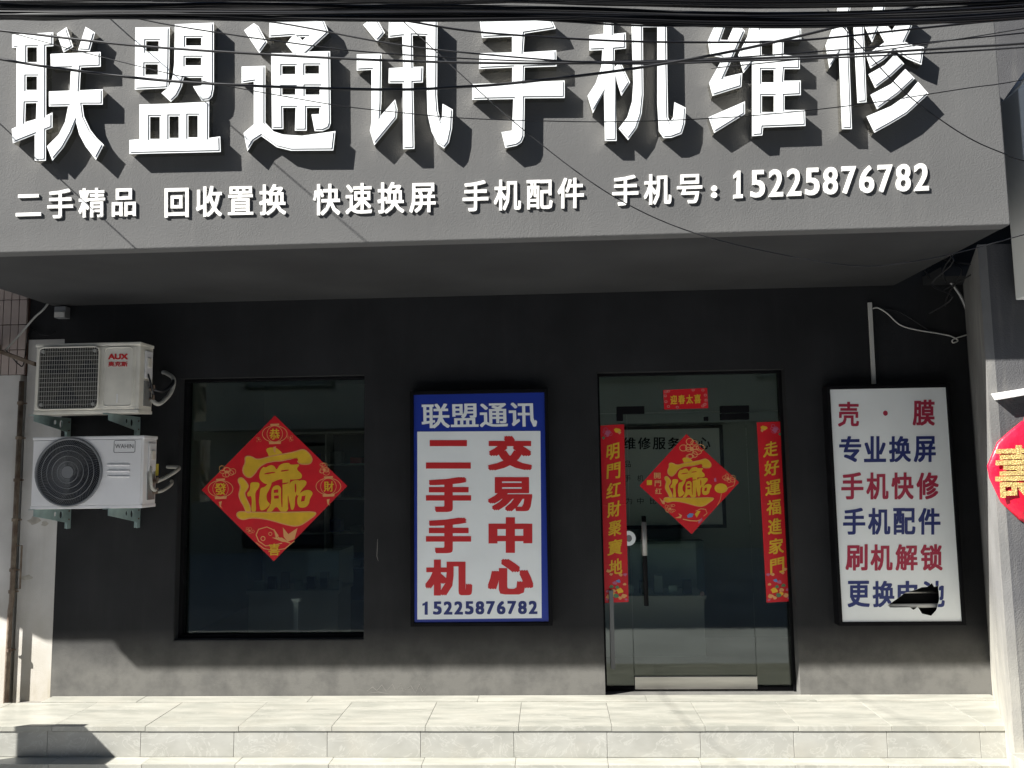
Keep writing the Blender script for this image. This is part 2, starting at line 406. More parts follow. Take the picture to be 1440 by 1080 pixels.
# ---------------------------------------------------------------- the shop
shop = thing('shop_building', (0, 0, 0), 'charcoal single storey phone shop with a deep grey canopy over its front', 'shop')
WX0, WX1, WZ0, WZ1 = -2.665, -1.318, 0.772, 2.622
DX0, DX1, DZ1 = 0.338, 1.642, 2.605
wall = MB()
T = 0.22; ZW = 4.9
for a in ((XW0, WX0, 0.0, ZW), (WX0, WX1, 0.0, WZ0), (WX0, WX1, WZ1, ZW), (WX1, DX0, 0.0, ZW),
          (DX0, DX1, 0.0, ZL-.001), (DX0, DX1, DZ1, ZW), (DX1, XW1+.3, 0.0, ZW)):
    wall.box(a[0], a[1], 0, T, a[2], a[3])
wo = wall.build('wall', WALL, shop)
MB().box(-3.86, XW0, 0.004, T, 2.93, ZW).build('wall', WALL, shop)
# canopy: fascia board running on past the soffit at the left, soffit slab, right return
can = MB().box(-5.68, 2.425, YF, YF+.09, ZS, 5.2)
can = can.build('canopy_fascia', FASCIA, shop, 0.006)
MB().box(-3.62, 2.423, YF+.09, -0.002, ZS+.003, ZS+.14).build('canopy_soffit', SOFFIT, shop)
MB().box(2.33, 2.422, YF+.09, -0.002, ZS+.14, 5.0).build('canopy_end_wall', SOFFIT, shop)
MB().box(-5.66, 2.33, YF+.092, -0.004, 4.86, 4.95).build('canopy_roof', SOFFIT, shop)
# roof of the shop and back walls (the room behind the glass)
room = MB()
room.box(XW0, XW1+.3, 4.2, 4.35, 0.0, 4.9)
room.box(XW0-.15, XW0, T, 4.35, 0, 4.9); room.box(XW1+.3, XW1+.45, T, 4.35, 0, 4.9)
room.build('room_wall', ROOMW, shop)
MB().box(XW0, XW1+.3, T+.001, 4.2, ZL-.1, ZL-.01).build('room_floor', ROOMF, shop)
MB().box(XW0, XW1+.3, T+.001, 4.2, 3.0, 3.1).build('room_ceiling', ROOMW, shop)
MB().box(XW0-.15, XW1+.45, T+.001, 4.35, 4.902, 5.02).build('roof', SOFFIT, shop)

# window
YP = 0.115
win = MB()
for a in ((WX0, WX0+.028, WZ0+.03, WZ1-.02), (WX1-.012, WX1, WZ0+.03, WZ1-.02), (WX0, WX1, WZ0, WZ0+.03), (WX0, WX1, WZ1-.02, WZ1)):
    win.box(a[0], a[1], YP-.045, YP+.03, a[2], a[3])
wf = win.build('window_frame', BLACKF, shop, 0.002)
rv = MB()   # black-painted reveal lining
rv.box(WX0+.0005, WX0+.006, 0.002, YP-.046, WZ0+.001, WZ1-.001); rv.box(WX0+.007, WX1-.001, 0.002, YP-.046, WZ0+.0005, WZ0+.006)
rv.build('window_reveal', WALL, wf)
box('window_pane', WX0+.03, WX1-.013, YP, YP+.008, WZ0+.031, WZ1-.021, GLASS, wf)

# door: fixed side lights, over light, one leaf with patch fittings
YD = 0.12
def dpx(x, y): return P(x, y, Y=YD)
lx0, lx1 = dpx(888, 800).x, dpx(1053, 700).x
lz1 = dpx(960, 580).z
df = MB()
for a in ((DX0, DX0+.018, ZL+.0, DZ1-.018), (DX1-.018, DX1, ZL+.0, DZ1-.018), (DX0, DX1, DZ1-.018, DZ1)):
    df.box(a[0], a[1], YD-.03, YD+.03, a[2], a[3])
dfo = df.build('door_frame', BLACKF, shop, 0.002)
box('over_light', DX0+.02, DX1-.02, YD, YD+.010, lz1+.004, DZ1-.02, GLASS, dfo)
box('side_light', DX0+.02, lx0-.004, YD, YD+.010, ZL+.03, lz1-.002, GLASS, dfo)
box('side_light', lx1+.004, DX1-.02, YD, YD+.010, ZL+.03, lz1-.002, GLASS, dfo)
MB().box(DX0+.019, lx0-.005, YD-.014, YD+.022, ZL+.001, ZL+.028).build('sill_rail', BLACKF, dfo)
MB().box(lx1+.005, DX1-.019, YD-.014, YD+.022, ZL+.001, ZL+.028).build('sill_rail', BLACKF, dfo)
leaf = box('door_leaf', lx0, lx1, YD-.002, YD+.010, ZL+.10, lz1-.004, GLASS, shop)
box('kick_rail', lx0, lx1, YD-.016, YD+.024, ZL+.012, ZL+.098, STEELB, leaf, 0.003)
# patch fittings
a, b = dpx(867, 572), dpx(906, 582); box('patch_fitting', a.x, b.x, YD-.02, YD+.03, b.z, a.z, BLACKF, dfo, .003)
a, b = dpx(867, 581), dpx(876, 592); box('patch_fitting', a.x, b.x, YD-.019, YD+.029, b.z, a.z+.0, BLACKF, dfo, .003)
a, b = dpx(1013, 571), dpx(1053, 580.5); box('patch_fitting', a.x, b.x, YD-.02, YD+.03, b.z+.003, a.z, BLACKF, dfo, .003)
a, b = dpx(1013, 581), dpx(1053, 590); box('patch_fitting', a.x, b.x, YD-.02, YD+.03, b.z, a.z-.003, BLACKF, leaf, .003)
a, b = dpx(990, 586), dpx(996, 592); box('patch_fitting', a.x, b.x, YD-.012, YD+.02, b.z, a.z, BLACKF, leaf, .003)
# pull handle: dark tube standing off the glass with a bright upper sleeve
hx = dpx(905, 760).x; hz0, hz1 = dpx(905, 850).z, dpx(905, 725).z
MB().tube([(hx, YD-.055, hz0), (hx, YD-.055, hz1)], 0.016, 12).tube([(hx, YD-.055, hz0+.1), (hx, YD-.003, hz0+.1)], .009, 8).tube([(hx, YD-.055, hz1-.1), (hx, YD-.003, hz1-.1)], .009, 8).build('pull_handle', BLACKF, leaf, smooth=True)
z0, z1 = dpx(905, 780).z, dpx(905, 733).z
MB().tube([(hx, YD-.055, z0), (hx, YD-.055, z1)], 0.0175, 12).build('pull_handle', STEELP, leaf, smooth=True)
# lock cylinder
lk = dpx(987, 835); MB().tube([(lk.x, YD-.012, lk.z), (lk.x, YD-.003, lk.z)], .016, 14).build('door_lock', DARKPL, leaf)
# stainless thin guard bar on the left side light
a, b = dpx(859, 850), dpx(862, 940)
box('guard_bar', a.x-.012, a.x+.018, YD-.022, YD-.002, b.z, a.z+.1, GREYPL, dfo, .003)
# round sticker on the left side light
st = dpx(883.5, 757)
n = 28; loop = [(st.x+.052*math.cos(2*math.pi*i/n), st.z+.052*math.sin(2*math.pi*i/n)) for i in range(n)]
stk = thing('round_sticker', (st.x, YD-.002, st.z), 'pale round sticker on the glass beside the left red couplet', 'sticker')
flat_poly('sticker_disc', [loop], YD-.0018, WHITEP, stk, thick=.0006)
flat_poly('sticker_print', [[(st.x+.022*math.cos(2*math.pi*i/12)+.004, st.z+.024*math.sin(2*math.pi*i/12)) for i in range(12)]], YD-.0028, GREYPL, stk)

# chalk scribble and scratches on the wall paint
CHALK = mat('chalk_mark', (.17, .165, .15), .9)
def scratch(pts, w):
    L, Rr = [], []
    for i, p in enumerate(pts):
        a_, b_ = pts[max(0, i-1)], pts[min(len(pts)-1, i+1)]; dx, dy = b_[0]-a_[0], b_[1]-a_[1]; d = math.hypot(dx, dy) or 1
        ww = w*(.5 if i in (0, len(pts)-1) else 1)
        L.append((p[0]-dy/d*ww/2, p[1]+dx/d*ww/2)); Rr.append((p[0]+dy/d*ww/2, p[1]-dx/d*ww/2))
    flat_poly('wall_mark', [[(lambda q: (q.x, q.z))(P(x, y, Y=0)) for x, y in L+Rr[::-1]]], -.0008, CHALK, shop)
scratch([(531,758),(530.5,772),(530,782),(532,789)], 1.0)
for pts in ([(516,972),(524,966),(530,971),(537,963),(543,972)], [(545,970),(552,962),(557,973),(563,961),(567,972)], [(569,971),(578,964),(584,975),(590,962),(594,973),(599,966)], [(518,975),(532,973),(548,976)]):
    scratch(pts, .9)

# ================================================================ BIG LETTERS
YLF = YF - 0.055            # plane of the letter faces
def crop(ox, pts): return [P(ox+x/4.5, y/4.5, Y=YLF) for x, y in pts]
def rc(x0, y0, x1, y1): return [(x0, y0), (x1, y0), (x1, y1), (x0, y1)]
LET = [
 ('联', 0, [[(75,218),(335,203),(335,290),(290,292),(290,730),(330,710),(330,805),(288,822),(288,1015),(218,1015),(218,850),(80,905),(72,815),(103,800),(103,300),(75,300)],
   rc(170,297,232,392), rc(165,482,232,568), [(160,652),(230,650),(226,752),(157,772)],
   [(358,212),(420,170),(462,295),(400,330)], [(540,168),(600,205),(566,322),(492,316)],
   [(318,340),(635,327),(635,420),(510,425),(502,570),(648,563),(648,660),(520,660),(530,735),(570,820),(610,872),(655,915),(605,1010),(540,925),(500,850),(478,765),(450,840),(400,930),(330,1015),(295,925),(370,850),(410,770),(430,670),(308,672),(308,577),(440,572),(447,430),(320,432)]],
  'first white raised character at the left end of the big sign'),
 ('盟', 160, [[(135,172),(352,170),(350,400),(343,556),(132,566)], rc(203,258,283,325), rc(198,405,278,472),
   [(385,152),(632,142),(632,560),(622,610),(600,632),(555,636),(500,545),(555,540),(555,490),(440,490),(430,545),(400,605),(360,643),(300,588),(347,550),(370,490),(382,400)],
   rc(455,237,553,287), rc(452,363,552,412),
   [(160,660),(340,655),(602,642),(600,872),(672,862),(675,960),(97,973),(97,885),(162,880)], rc(228,738,290,878), rc(350,735,410,872), rc(470,730,530,868)],
  'white raised character with a wide bottom bar, second from the left'),
 ('通', 320, [[(103,190),(165,145),(195,165),(250,265),(200,335)],
   [(265,132),(608,126),(640,205),(510,325),(648,322),(652,780),(640,810),(600,828),(550,828),(530,722),(580,720),(582,680),(500,680),(500,825),(425,825),(430,680),(350,680),(352,815),(280,815),(275,335),(415,335),(368,278),(410,225),(262,235)],
   [(455,233),(497,231),(472,254)], rc(345,415,428,468), rc(490,412,578,465), rc(345,548,428,598), rc(492,545,582,598),
   [(88,420),(238,415),(238,775),(290,830),(350,850),(470,858),(682,828),(668,950),(400,952),(310,930),(255,890),(212,860),(165,890),(125,955),(100,840),(165,785),(165,515),(88,525)]],
  'white raised character with a long sweeping foot stroke, third from the left'),
 ('讯', 480, [[(137,155),(180,122),(228,122),(275,205),(225,262)],
   [(97,342),(255,338),(253,650),(245,735),(340,628),(355,690),(350,745),(208,918),(180,825),(190,770),(190,440),(97,445)],
   [(300,132),(608,126),(605,600),(612,700),(628,765),(637,735),(640,655),(705,692),(700,810),(680,900),(650,938),(610,910),(570,830),(545,720),(540,560),(535,225),(450,222),(455,422),(518,420),(515,520),(455,522),(462,940),(390,942),(388,525),(298,525),(300,430),(390,425),(385,228),(298,238)]],
  'tall white raised character with a hooked right stroke, fourth from the left'),
 ('手', 640, [[(155,128),(610,118),(638,180),(440,210),(432,330),(640,317),(642,418),(440,425),(438,520),(693,508),(693,618),(440,620),(437,860),(420,900),(390,920),(318,935),(293,835),(360,825),(368,625),(108,630),(108,530),(360,522),(362,425),(150,435),(155,335),(360,330),(360,230),(170,238)]],
  'white raised character of three bars on one stem, fifth from the left'),
 ('机', 800, [[(220,90),(282,90),(282,213),(360,205),(362,305),(290,312),(288,425),(305,408),(325,385),(388,520),(332,605),(295,485),(302,890),(228,890),(222,580),(152,715),(118,605),(170,525),(205,420),(212,315),(130,318),(130,222),(220,212)],
   [(395,95),(618,95),(625,600),(628,740),(640,765),(660,740),(668,645),(740,680),(735,780),(715,845),(650,870),(600,872),(570,830),(560,650),(560,170),(468,170),(472,600),(460,720),(430,810),(375,885),(315,812),(370,740),(400,640),(408,520),(400,300)]],
  'white raised character with a tall bent frame at its right, sixth from the left'),
 ('维', 960, [[(235,90),(298,90),(240,250),(285,252),(330,150),(350,150),(395,195),(262,487),(378,460),(372,548),(190,605),(168,522),(235,400),(245,362),(175,350),(160,255)],
   [(165,740),(395,640),(395,720),(200,840)],
   [(440,90),(512,90),(495,180),(750,180),(752,258),(640,265),(638,345),(742,355),(742,435),(645,435),(640,510),(748,508),(748,600),(645,605),(645,695),(775,695),(778,795),(510,805),(505,855),(440,860),(440,395),(385,460),(352,345),(410,230)],
   rc(500,268,572,345), rc(500,440,578,520), rc(502,605,578,708), [(565,90),(650,90),(605,165),(575,165)]],
  'white raised character with a zigzag left side, seventh from the left'),
 ('修', 1120, [[(268,18),(348,18),(318,180),(330,200),(352,815),(290,815),(270,330),(210,428),(185,285),(240,150)],
   [(360,115),(425,115),(445,645),(388,650)],
   [(495,26),(568,26),(545,98),(757,98),(720,190),(685,262),(740,285),(808,295),(792,408),(700,370),(620,318),(550,380),(470,430),(440,340),(480,320),(560,265),(515,185),(480,265),(435,170),(470,100)],
   [(568,150),(632,152),(605,192)],
   [(625,340),(683,402),(600,480),(500,555),(458,468),(560,410)], [(690,435),(750,495),(650,590),(512,690),(470,598),(600,530)],
   [(770,515),(838,592),(700,720),(600,780),(495,838),(445,735),(600,670),(700,600)]],
  'white raised character with three slanting strokes at the right end of the big sign'),
]
for ch, ox, loops, lab in LET:
    L3 = [crop(ox, L) for L in loops]
    xs = [p.x for L in L3 for p in L]; zs = [p.z for L in L3 for p in L]
    t = thing('sign_letter', (sum(xs)/len(xs), YF, min(zs)), lab, 'sign letter', 'big raised characters across the canopy')
    L2 = [[(p.x, p.z) for p in L] for L in L3]
    flat_poly('letter_return', L2, YF+.003, STEEL, t, thick=.053)
    flat_poly('letter_lip', L2, YF-.0508, WHITEL, t, thick=.0018)
    flat_poly('letter_trim', L2, YF-.0528, TRIM, t, offset=-.006, thick=.0012)
    flat_poly('letter_face', L2, YF-.0542, WHITEL, t, offset=-.0105, thick=.002)

# small raised lettering below
SM = [('二手精品', ((21,268.5),(195,263.5),(195,304.5),(21,309.5)), 'small white raised four-character phrase at the left end below the big sign'),
      ('回收置换', ((230,264),(406,259.5),(406,302.5),(230,307)), 'small white raised phrase under the second big character, second in the lower line'),
      ('快速换屏', ((438,260),(616,255.5),(616,299),(438,304)), 'small white raised phrase under the third and fourth big characters'),
      ('手机配件', ((648,255.5),(824,250),(824,293),(648,298.5)), 'small white raised phrase under the fifth big character'),
      ('手机号', ((858,248),(990,243.5),(990,286),(858,290.5)), 'small white raised three-character phrase just before the phone number')]
for s, q, lab in SM:
    c = P((q[0][0]+q[1][0])/2, q[2][1], Y=YF)
    t = thing('raised_phrase', (c.x, YF, c.z), lab, 'sign lettering', 'small raised lettering along the canopy')
    if s == '手机号':
        line_chars('character', s, q, YF+.002, WHITES, t, 0.017, .011)
        for cy in (265.5, 275.0):
            p = P(1004, cy, Y=YF)
            flat_poly('colon_dot', [[(p.x+.016*math.cos(2*math.pi*i/12), p.z+.016*math.sin(2*math.pi*i/12)) for i in range(12)]], YF+.002, WHITES, t, thick=.011)
    else:
        line_chars('character', s, q, YF+.002, WHITES, t, 0.017, .011)
num = '15225876782'
c = P(1168, 275, Y=YF)
t = thing('raised_phone_number', (c.x, YF, c.z), 'white raised eleven-digit phone number 15225876782 at the right of the lower line', 'sign lettering', 'small raised lettering along the canopy')
for i, ch in enumerate(num):
    x0 = 1029+i*25.55; x0 += (2 if ch == '1' else 0.5); x1 = x0+(13 if ch == '1' else 20)
    y0 = 241.5-(x0-1029)*0.0412; 
    q = ((x0, y0), (x1, y0-.7), (x1, y0+37.6), (x0, y0+38.4))
    if ch == '1': one_on('digit', ONE_FOOT, q, YF+.002, WHITES, t, .011)
    else: text_on('digit', ch, q, YF+.002, WHITES, t, 0.016, .011, 4)

# ================================================================ LIGHT BOXES
def frame_rect(x0, x1, z0, z1, wd):
    m = MB(); return m, ((x0, x0+wd, z0, z1), (x1-wd, x1, z0, z1), (x0+wd, x1-wd, z0, z0+wd), (x0+wd, x1-wd, z1-wd, z1))
def lightbox(loc, x0, x1, z0, z1, depth, wd, label):
    t = thing('light_box_sign', loc, label, 'light box', 'light box signs on the shop wall')
    m, rs = frame_rect(x0, x1, z0, z1, wd)
    for a in rs: m.box(a[0], a[1], -depth, -.002, a[2], a[3])
    m.build('sign_frame', BLACKF, t, .004)
    return t
DB = 0.10
def q1(x0, y0, x1, y1): return rectq(x0, y0, x1, y1)
bx0, bx1, bz0, bz1 = P(576.5, 715, Y=-DB).x, P(774, 715, Y=-DB).x, P(676, 881, Y=-DB).z, P(673, 548, Y=-DB).z
lb1 = lightbox(((bx0+bx1)/2, -.05, bz0), bx0, bx1, bz0, bz1, DB, .026, 'tall light box with a blue header and large red characters left of the door')
YPn = -DB+.012
box('sign_panel', bx0+.027, bx1-.027, YPn, YPn+.006, bz0+.027, bz1-.027, BLUEP, lb1)
a = P(586, 607, Y=YPn); b = P(763, 870, Y=YPn); a2 = P(760, 606, Y=YPn)
flat_poly('white_print', [[(a.x, b.z), (b.x-.006, b.z+.004), (a2.x, a2.z), (a.x+.004, a.z)]], YPn-.0008, WHITEP, lb1)
text_on('header_text', '联盟通讯', ((592.5,568),(754.5,565.5),(755.5,600.5),(593,602.5)), YPn-.0016, WHITEP, lb1, .020)
for ch, x0, y0, x1, y1 in (('二',599,619,662,659),('手',599,671,662.5,720),('手',599,728,662.5,778),('机',598,787,664,837.5),
                           ('交',686,613,748.5,661.5),('易',686,671,748.5,719),('中',687,727.5,748.5,777.5),('心',686,786,750,836)):
    text_on('sign_character', ch, rectq(x0, y0, x1, y1), YPn-.0018, REDP, lb1, .056 if ch not in '易机' else .040)
for i, ch in enumerate(num):
    x0 = 594+i*14.95; x1 = x0+(7.5 if ch == '1' else 12.2); q = ((x0, 846-i*.1), (x1, 846-i*.1), (x1, 864.5-i*.1), (x0, 864.5-i*.1))
    if ch == '1': one_on('sign_digit', ONE_BARE, q, YPn-.0014, NAVY, lb1, .0004)
    else: text_on('sign_digit', ch, q, YPn-.0018, NAVY, lb1, .04, res=4)

bx0, bx1, bz0, bz1 = P(1168, 715, Y=-DB).x-.062, P(1337, 715, Y=-DB).x+.012, P(1262, 880, Y=-DB).z, P(1245, 541, Y=-DB).z
bx0, bx1 = 1.888, 2.712
lb2 = lightbox(((bx0+bx1)/2, -.05, bz0), bx0, bx1, bz0, bz1, DB, .024, 'white light box with a broken hole in its lower corner, right of the door')
box('sign_back', bx0+.025, bx1-.025, -.012, -.004, bz0+.025, bz1-.025, BLACKF, lb2)
hole = [(320,462),(352,440),(385,415),(430,402),(448,394),(470,392),(488,378),(496,392),(512,388),(516,440),(505,480),(485,502),(450,494),(434,468),(418,480),(405,470),(330,471)]
hl = [P(1130+x/2.7, 680+y/2.7, Y=YPn) for x, y in hole]
flat_poly('sign_panel', [[(bx0+.025, bz0+.025), (bx1-.025, bz0+.025), (bx1-.025, bz1-.025), (bx0+.025, bz1-.025)], [(p.x, p.z) for p in hl]], YPn+.004, WHITEP, lb2, thick=.004)
hp = [(p.x, p.z) for p in hl]
def inside(x, z):
    c = False
    for i in range(len(hp)):
        (x1, z1), (x2, z2) = hp[i], hp[i-1]
        if (z1 > z) != (z2 > z) and x < (x2-x1)*(z-z1)/(z2-z1)+x1: c = not c
    return c
def cut_text(ch, q, material, parent, bold):
    """print on the panel, missing where the panel is broken away"""
    o = text_on('sign_character', ch, q, YPn-.0012, material, parent, bold, res=3)
    og = org(parent); me = o.data; bm = bmesh.new(); bm.from_mesh(me)
    bmesh.ops.triangulate(bm, faces=bm.faces[:]); 
    for _ in range(3): bmesh.ops.subdivide_edges(bm, edges=[e for e in bm.edges if e.calc_length() > .012], cuts=1, use_grid_fill=False); bmesh.ops.triangulate(bm, faces=bm.faces[:])
    dead = [f for f in bm.faces if any(inside(v.co.x+og.x, v.co.z+og.z) for v in f.verts)]
    bmesh.ops.delete(bm, geom=dead, context='FACES'); bm.to_mesh(me); bm.free()
def row(s, x0, x1, y0, y1, material, parent, bold, dy=0.0):
    w = (x1-x0)/(len(s)+ (len(s)-1)*.13); 
    for i, ch in enumerate(s):
        a = x0+i*w*1.13
        q = ((a, y0-i*dy), (a+w, y0-i*dy-.3), (a+w, y1-i*dy-.3), (a, y1-i*dy))
        if ch in '电池换' and y0 > 800: cut_text(ch, q, material, parent, bold)
        else: text_on('sign_character', ch, q, YPn-.0012, material, parent, bold, res=3)
text_on('sign_character', '壳', rectq(1178.5, 565, 1208, 600), YPn-.0012, CRIM, lb2, .026)
text_on('sign_character', '膜', rectq(1283.5, 562, 1314.5, 598.5), YPn-.0012, CRIM, lb2, .029)
p = P(1245, 581, Y=YPn); flat_poly('sign_dot', [[(p.x+.016*math.cos(i*.524), p.z+.018*math.sin(i*.524)) for i in range(12)]], YPn-.0012, CRIM, lb2)
row('专业换屏', 1180, 1316, 613.5, 650, NAVY, lb2, .029)
row('手机快修', 1183, 1320, 664.5, 702.5, CRIM, lb2, .029)
row('手机配件', 1185.5, 1322.5, 714.5, 752, NAVY, lb2, .029)
row('刷机解锁', 1189, 1325.5, 765.5, 802.5, CRIM, lb2, .029)
row('更换电池', 1192, 1328.5, 817, 854, NAVY, lb2, .029)
p0, p1 = P(1262, 852, Y=-.05), P(1322, 851, Y=-.05)
MB().tube([(bx0+.05, -.05, p0.z), (bx1-.05, -.05, p0.z)], .014, 12).build('lamp_tube', LAMPT, lb2, smooth=True)
p0 = P(1300, 833, Y=-.05)
MB().tube([(bx0+.05, -.045, p0.z), (bx1-.05, -.045, p0.z)], .008, 8).build('lamp_rail', STEELB, lb2, smooth=True)
# white trunking and lead
a, b = P(1222, 426, Y=0), P(1228, 541, Y=0)
tr = thing('cable_trunking', (b.x, 0, b.z), 'thin white vertical cable trunking above the right light box', 'trunking')
MB().prism([(a.x-.013, -.004, a.z), (a.x+.013, -.004, a.z), (b.x+.013, -.004, b.z+.004), (b.x-.013, -.004, b.z+.004)], (0, -.016, 0)).build('trunking_duct', WCABLE, tr, .002)
def wire(name, pts, r, material, label, cat='cable', group=None, n=7, sub=6):
    pts = [tuple(p) for p in pts]
    o = MB().tube(catmull(pts, sub), r, n).build(name, material, None, smooth=True)
    return tag(o, label, cat, group)
wire('lead_cable', [P(1227, 434, Y=-.012), P(1235, 433, Y=-.02), P(1248, 441, Y=-.015), P(1266, 457, Y=-.012), P(1290, 464, Y=-.012), P(1320, 469, Y=-.012), P(1338, 473, Y=-.015), P(1347, 479, Y=-.02), P(1340, 482, Y=-.022), P(1341, 477, Y=-.02), P(1362, 470, Y=-.012)], .0045, WCABLE,
     'white lead running from the trunking to the right pier')
wire('lead_cable', [P(1240, 434, Y=-.01), P(1262, 438, Y=-.012), P(1284, 450, Y=-.012), P(1310, 466, Y=-.012), P(1345, 474, Y=-.012)], .0025, CABLEG,
     'thin dark lead looping beside the white lead over the right light box')
wire('lead_cable', [P(1324, 386, Y=-.03), P(1336, 396, Y=-.05), P(1349, 413, Y=-.05), P(1358, 432, Y=-.03), P(1363, 446, Y=-.012)], .010, STEELP,
     'grey sheathed cable coming down under the canopy at the right corner')

# ================================================================ RED PAPER DECORATIONS
def ring(cx, cy, rx, ry, w, n=28):
    o = [(cx+rx*math.cos(2*math.pi*i/n), cy+ry*math.sin(2*math.pi*i/n)) for i in range(n)]
    i_ = [(cx+(rx-w)*math.cos(2*math.pi*i/n), cy+(ry-w)*math.sin(2*math.pi*i/n)) for i in range(n)]
    return [o, i_]
def ribbon(pts, w):
    """flat line of width w through pixel points"""
    L, Rr = [], []
    for i, p in enumerate(pts):
        a, b = pts[max(0, i-1)], pts[min(len(pts)-1, i+1)]
        dx, dy = b[0]-a[0], b[1]-a[1]; d = math.hypot(dx, dy) or 1
        L.append((p[0]-dy/d*w/2, p[1]+dx/d*w/2)); Rr.append((p[0]+dy/d*w/2, p[1]-dx/d*w/2))
    return L+Rr[::-1]
def pxpoly(name, loops, Y, material, parent):
    return flat_poly(name, [[(lambda q: (q.x, q.z))(P(x, y, Y=Y)) for x, y in L] for L in loops], Y, material, parent)
def print_group(name, items, Y, material, parent):
    """marks of one ink, each mark its own part"""
    for k, loops in enumerate(items):
        yy = Y - 0.00006*(k % 8)
        o0 = org(parent)
        v, f = poly_geo([[(lambda q: (q.x, q.z))(P(x, y, Y=yy)) for x, y in L] for L in loops])
        me = bpy.data.meshes.new(name); me.from_pydata([(q.x-o0.x, yy-o0.y, q.y-o0.z) for q in v], [], f)
        link(name, me, material, parent)
def sheet(name, quad, Y, parent, n=10, warp=.0015, material=None):
    """paper sheet, slightly rippled, with thickness"""
    o0 = org(parent); vs = []; fs = []
    for side in (0, 1):
        for i in range(n+1):
            for j in range(n+1):
                p = P(*quadmap(quad, i/n, j/n), Y=Y)
                rip = warp*(math.sin(i*1.9+j*.7)+math.sin(j*1.3-i*.5))*.5-warp
                vs.append((p.x-o0.x, (Y if side else Y-.0006+rip*0)-o0.y, p.z-o0.z))
    M = (n+1)*(n+1)
    for i in range(n):
        for j in range(n):
            a = i*(n+1)+j; fs.append((a, a+n+1, a+n+2, a+1)); fs.append((M+a, M+a+1, M+a+n+2, M+a+n+1))
    edge = [i*(n+1) for i in range(n+1)]+[n*(n+1)+j for j in range(1, n+1)]+[i*(n+1)+n for i in range(n-1, -1, -1)]+[j for j in range(n-1, 0, -1)]
    for k in range(len(edge)):
        a, b = edge[k], edge[(k+1) % len(edge)]; fs.append((a, b, M+b, M+a))
    me = bpy.data.meshes.new(name); me.from_pydata(vs, [], fs)
    bm = bmesh.new(); bm.from_mesh(me); bmesh.ops.recalc_face_normals(bm, faces=bm.faces[:]); bm.to_mesh(me); bm.free()
    return link(name, me, material or REDPAP, parent)
STROKES = [
 [(330,318),(375,315),(420,345),(510,318),(612,300),(700,283),(755,262),(800,298),(822,340),(805,372),(770,376),(722,372),(705,340),(660,335),(600,352),(540,352),(470,372),(430,400),(400,450),(360,478),(318,445),(315,400),(335,365)],
 [(480,268),(510,252),(560,255),(600,290),(612,315),(505,335),(502,305)],
 [(455,395),(510,378),(545,386),(560,420),(585,372),(650,362),(660,380),(735,372),(700,410),(745,445),(742,480),(680,487),(590,480),(540,500),(490,525),(440,492),(432,450)],
 [(368,510),(395,503),(440,508),(432,548),(405,575),(408,640),(415,722),(375,722),(382,640),(376,600),(352,612),(345,585),(370,560)],
 [(442,545),(478,540),(505,500),(530,500),(508,560),(486,592),(490,640),(517,662),(492,690),(472,705),(442,712),(430,660),(437,600)],
 [(520,535),(596,520),(602,665),(642,724),(590,724),(560,672),(522,724),(478,724),(524,662)],
 [(602,395),(665,395),(658,480),(652,560),(656,640),(640,722),(600,705),(604,560)],
 [(655,505),(692,488),(735,492),(720,540),(700,600),(690,700),(662,708),(656,640),(642,600),(652,560)],
 [(702,505),(740,486),(778,495),(775,525),(742,558),(722,600),(702,602)],
 [(735,575),(790,555),(828,580),(800,625),(795,665),(765,690),(715,687),(706,620)],
 [(285,475),(310,470),(335,495),(360,530),(345,560),(325,585),(350,640),(370,680),(375,726),(340,726),(325,680),(300,640),(285,600),(295,560),(300,530),(280,500)],
 [(275,725),(300,714),(380,722),(640,722),(840,716),(848,738),(790,780),(740,815),(690,825),(620,810),(520,780),(440,765),(370,762),(320,778),(285,765),(270,745)]]
HOLES = {5: [[(540,560),(572,556),(572,580),(540,582)], [(542,602),(576,600),(576,622),(542,624)]], 9: [[(742,606),(770,600),(762,640),(737,645)]]}
def calligraphy(parent, Y, fx):
    items = []
    for i, s in enumerate(STROKES):
        items.append([[fx(*p) for p in smooth_loop(s, 2)]] + [[fx(*p) for p in h] for h in HOLES.get(i, [])])
    # tiny depth steps keep overlapping strokes of the same ink apart
    o0 = org(parent); vs, fs = [], []
    for k, loops in enumerate(items):
        yy = Y-.00012*k
        v, f = poly_geo([[(lambda q: (q.x, q.z))(P(x, y, Y=yy)) for x, y in L] for L in loops])
        b = len(vs); vs += [(q.x-o0.x, yy-o0.y, q.y-o0.z) for q in v]; fs += [tuple(i+b for i in t) for t in f]
    me = bpy.data.meshes.new('gold_calligraphy'); me.from_pydata(vs, [], fs)
    link('gold_calligraphy', me, GOLD, parent)
    GAPS = [[(452,388),(500,362),(556,362),(535,378),(500,386),(480,400)], [(655,342),(700,328),(720,342),(702,360),(655,360)], [(422,565),(432,560),(430,640),(442,705),(428,708)],
            [(503,572),(514,566),(510,640),(522,660),(508,664)], [(640,604),(646,600),(652,700),(644,706)], [(592,545),(600,540),(604,690),(594,680)], [(694,610),(702,606),(700,678),(692,690)], [(560,520),(640,505),(650,512),(565,530)], [(590,420),(650,412),(650,420),(592,430)], [(470,440),(550,428),(552,436),(475,450)], [(690,520),(700,512),(704,560),(694,590)]]
    print_group('red_gap', [[[fx(*p) for p in smooth_loop(g_, 1)]] for g_ in GAPS], Y-.0018, REDPAP, parent)
    # orange outline
    print_group('calligraphy_outline', [[[fx(*p) for p in ribbon(smooth_loop(s, 2)+[smooth_loop(s, 2)[0]], 7)]] for s in (STROKES[0], STROKES[11], STROKES[10])], Y-.0016, ORAN, parent)
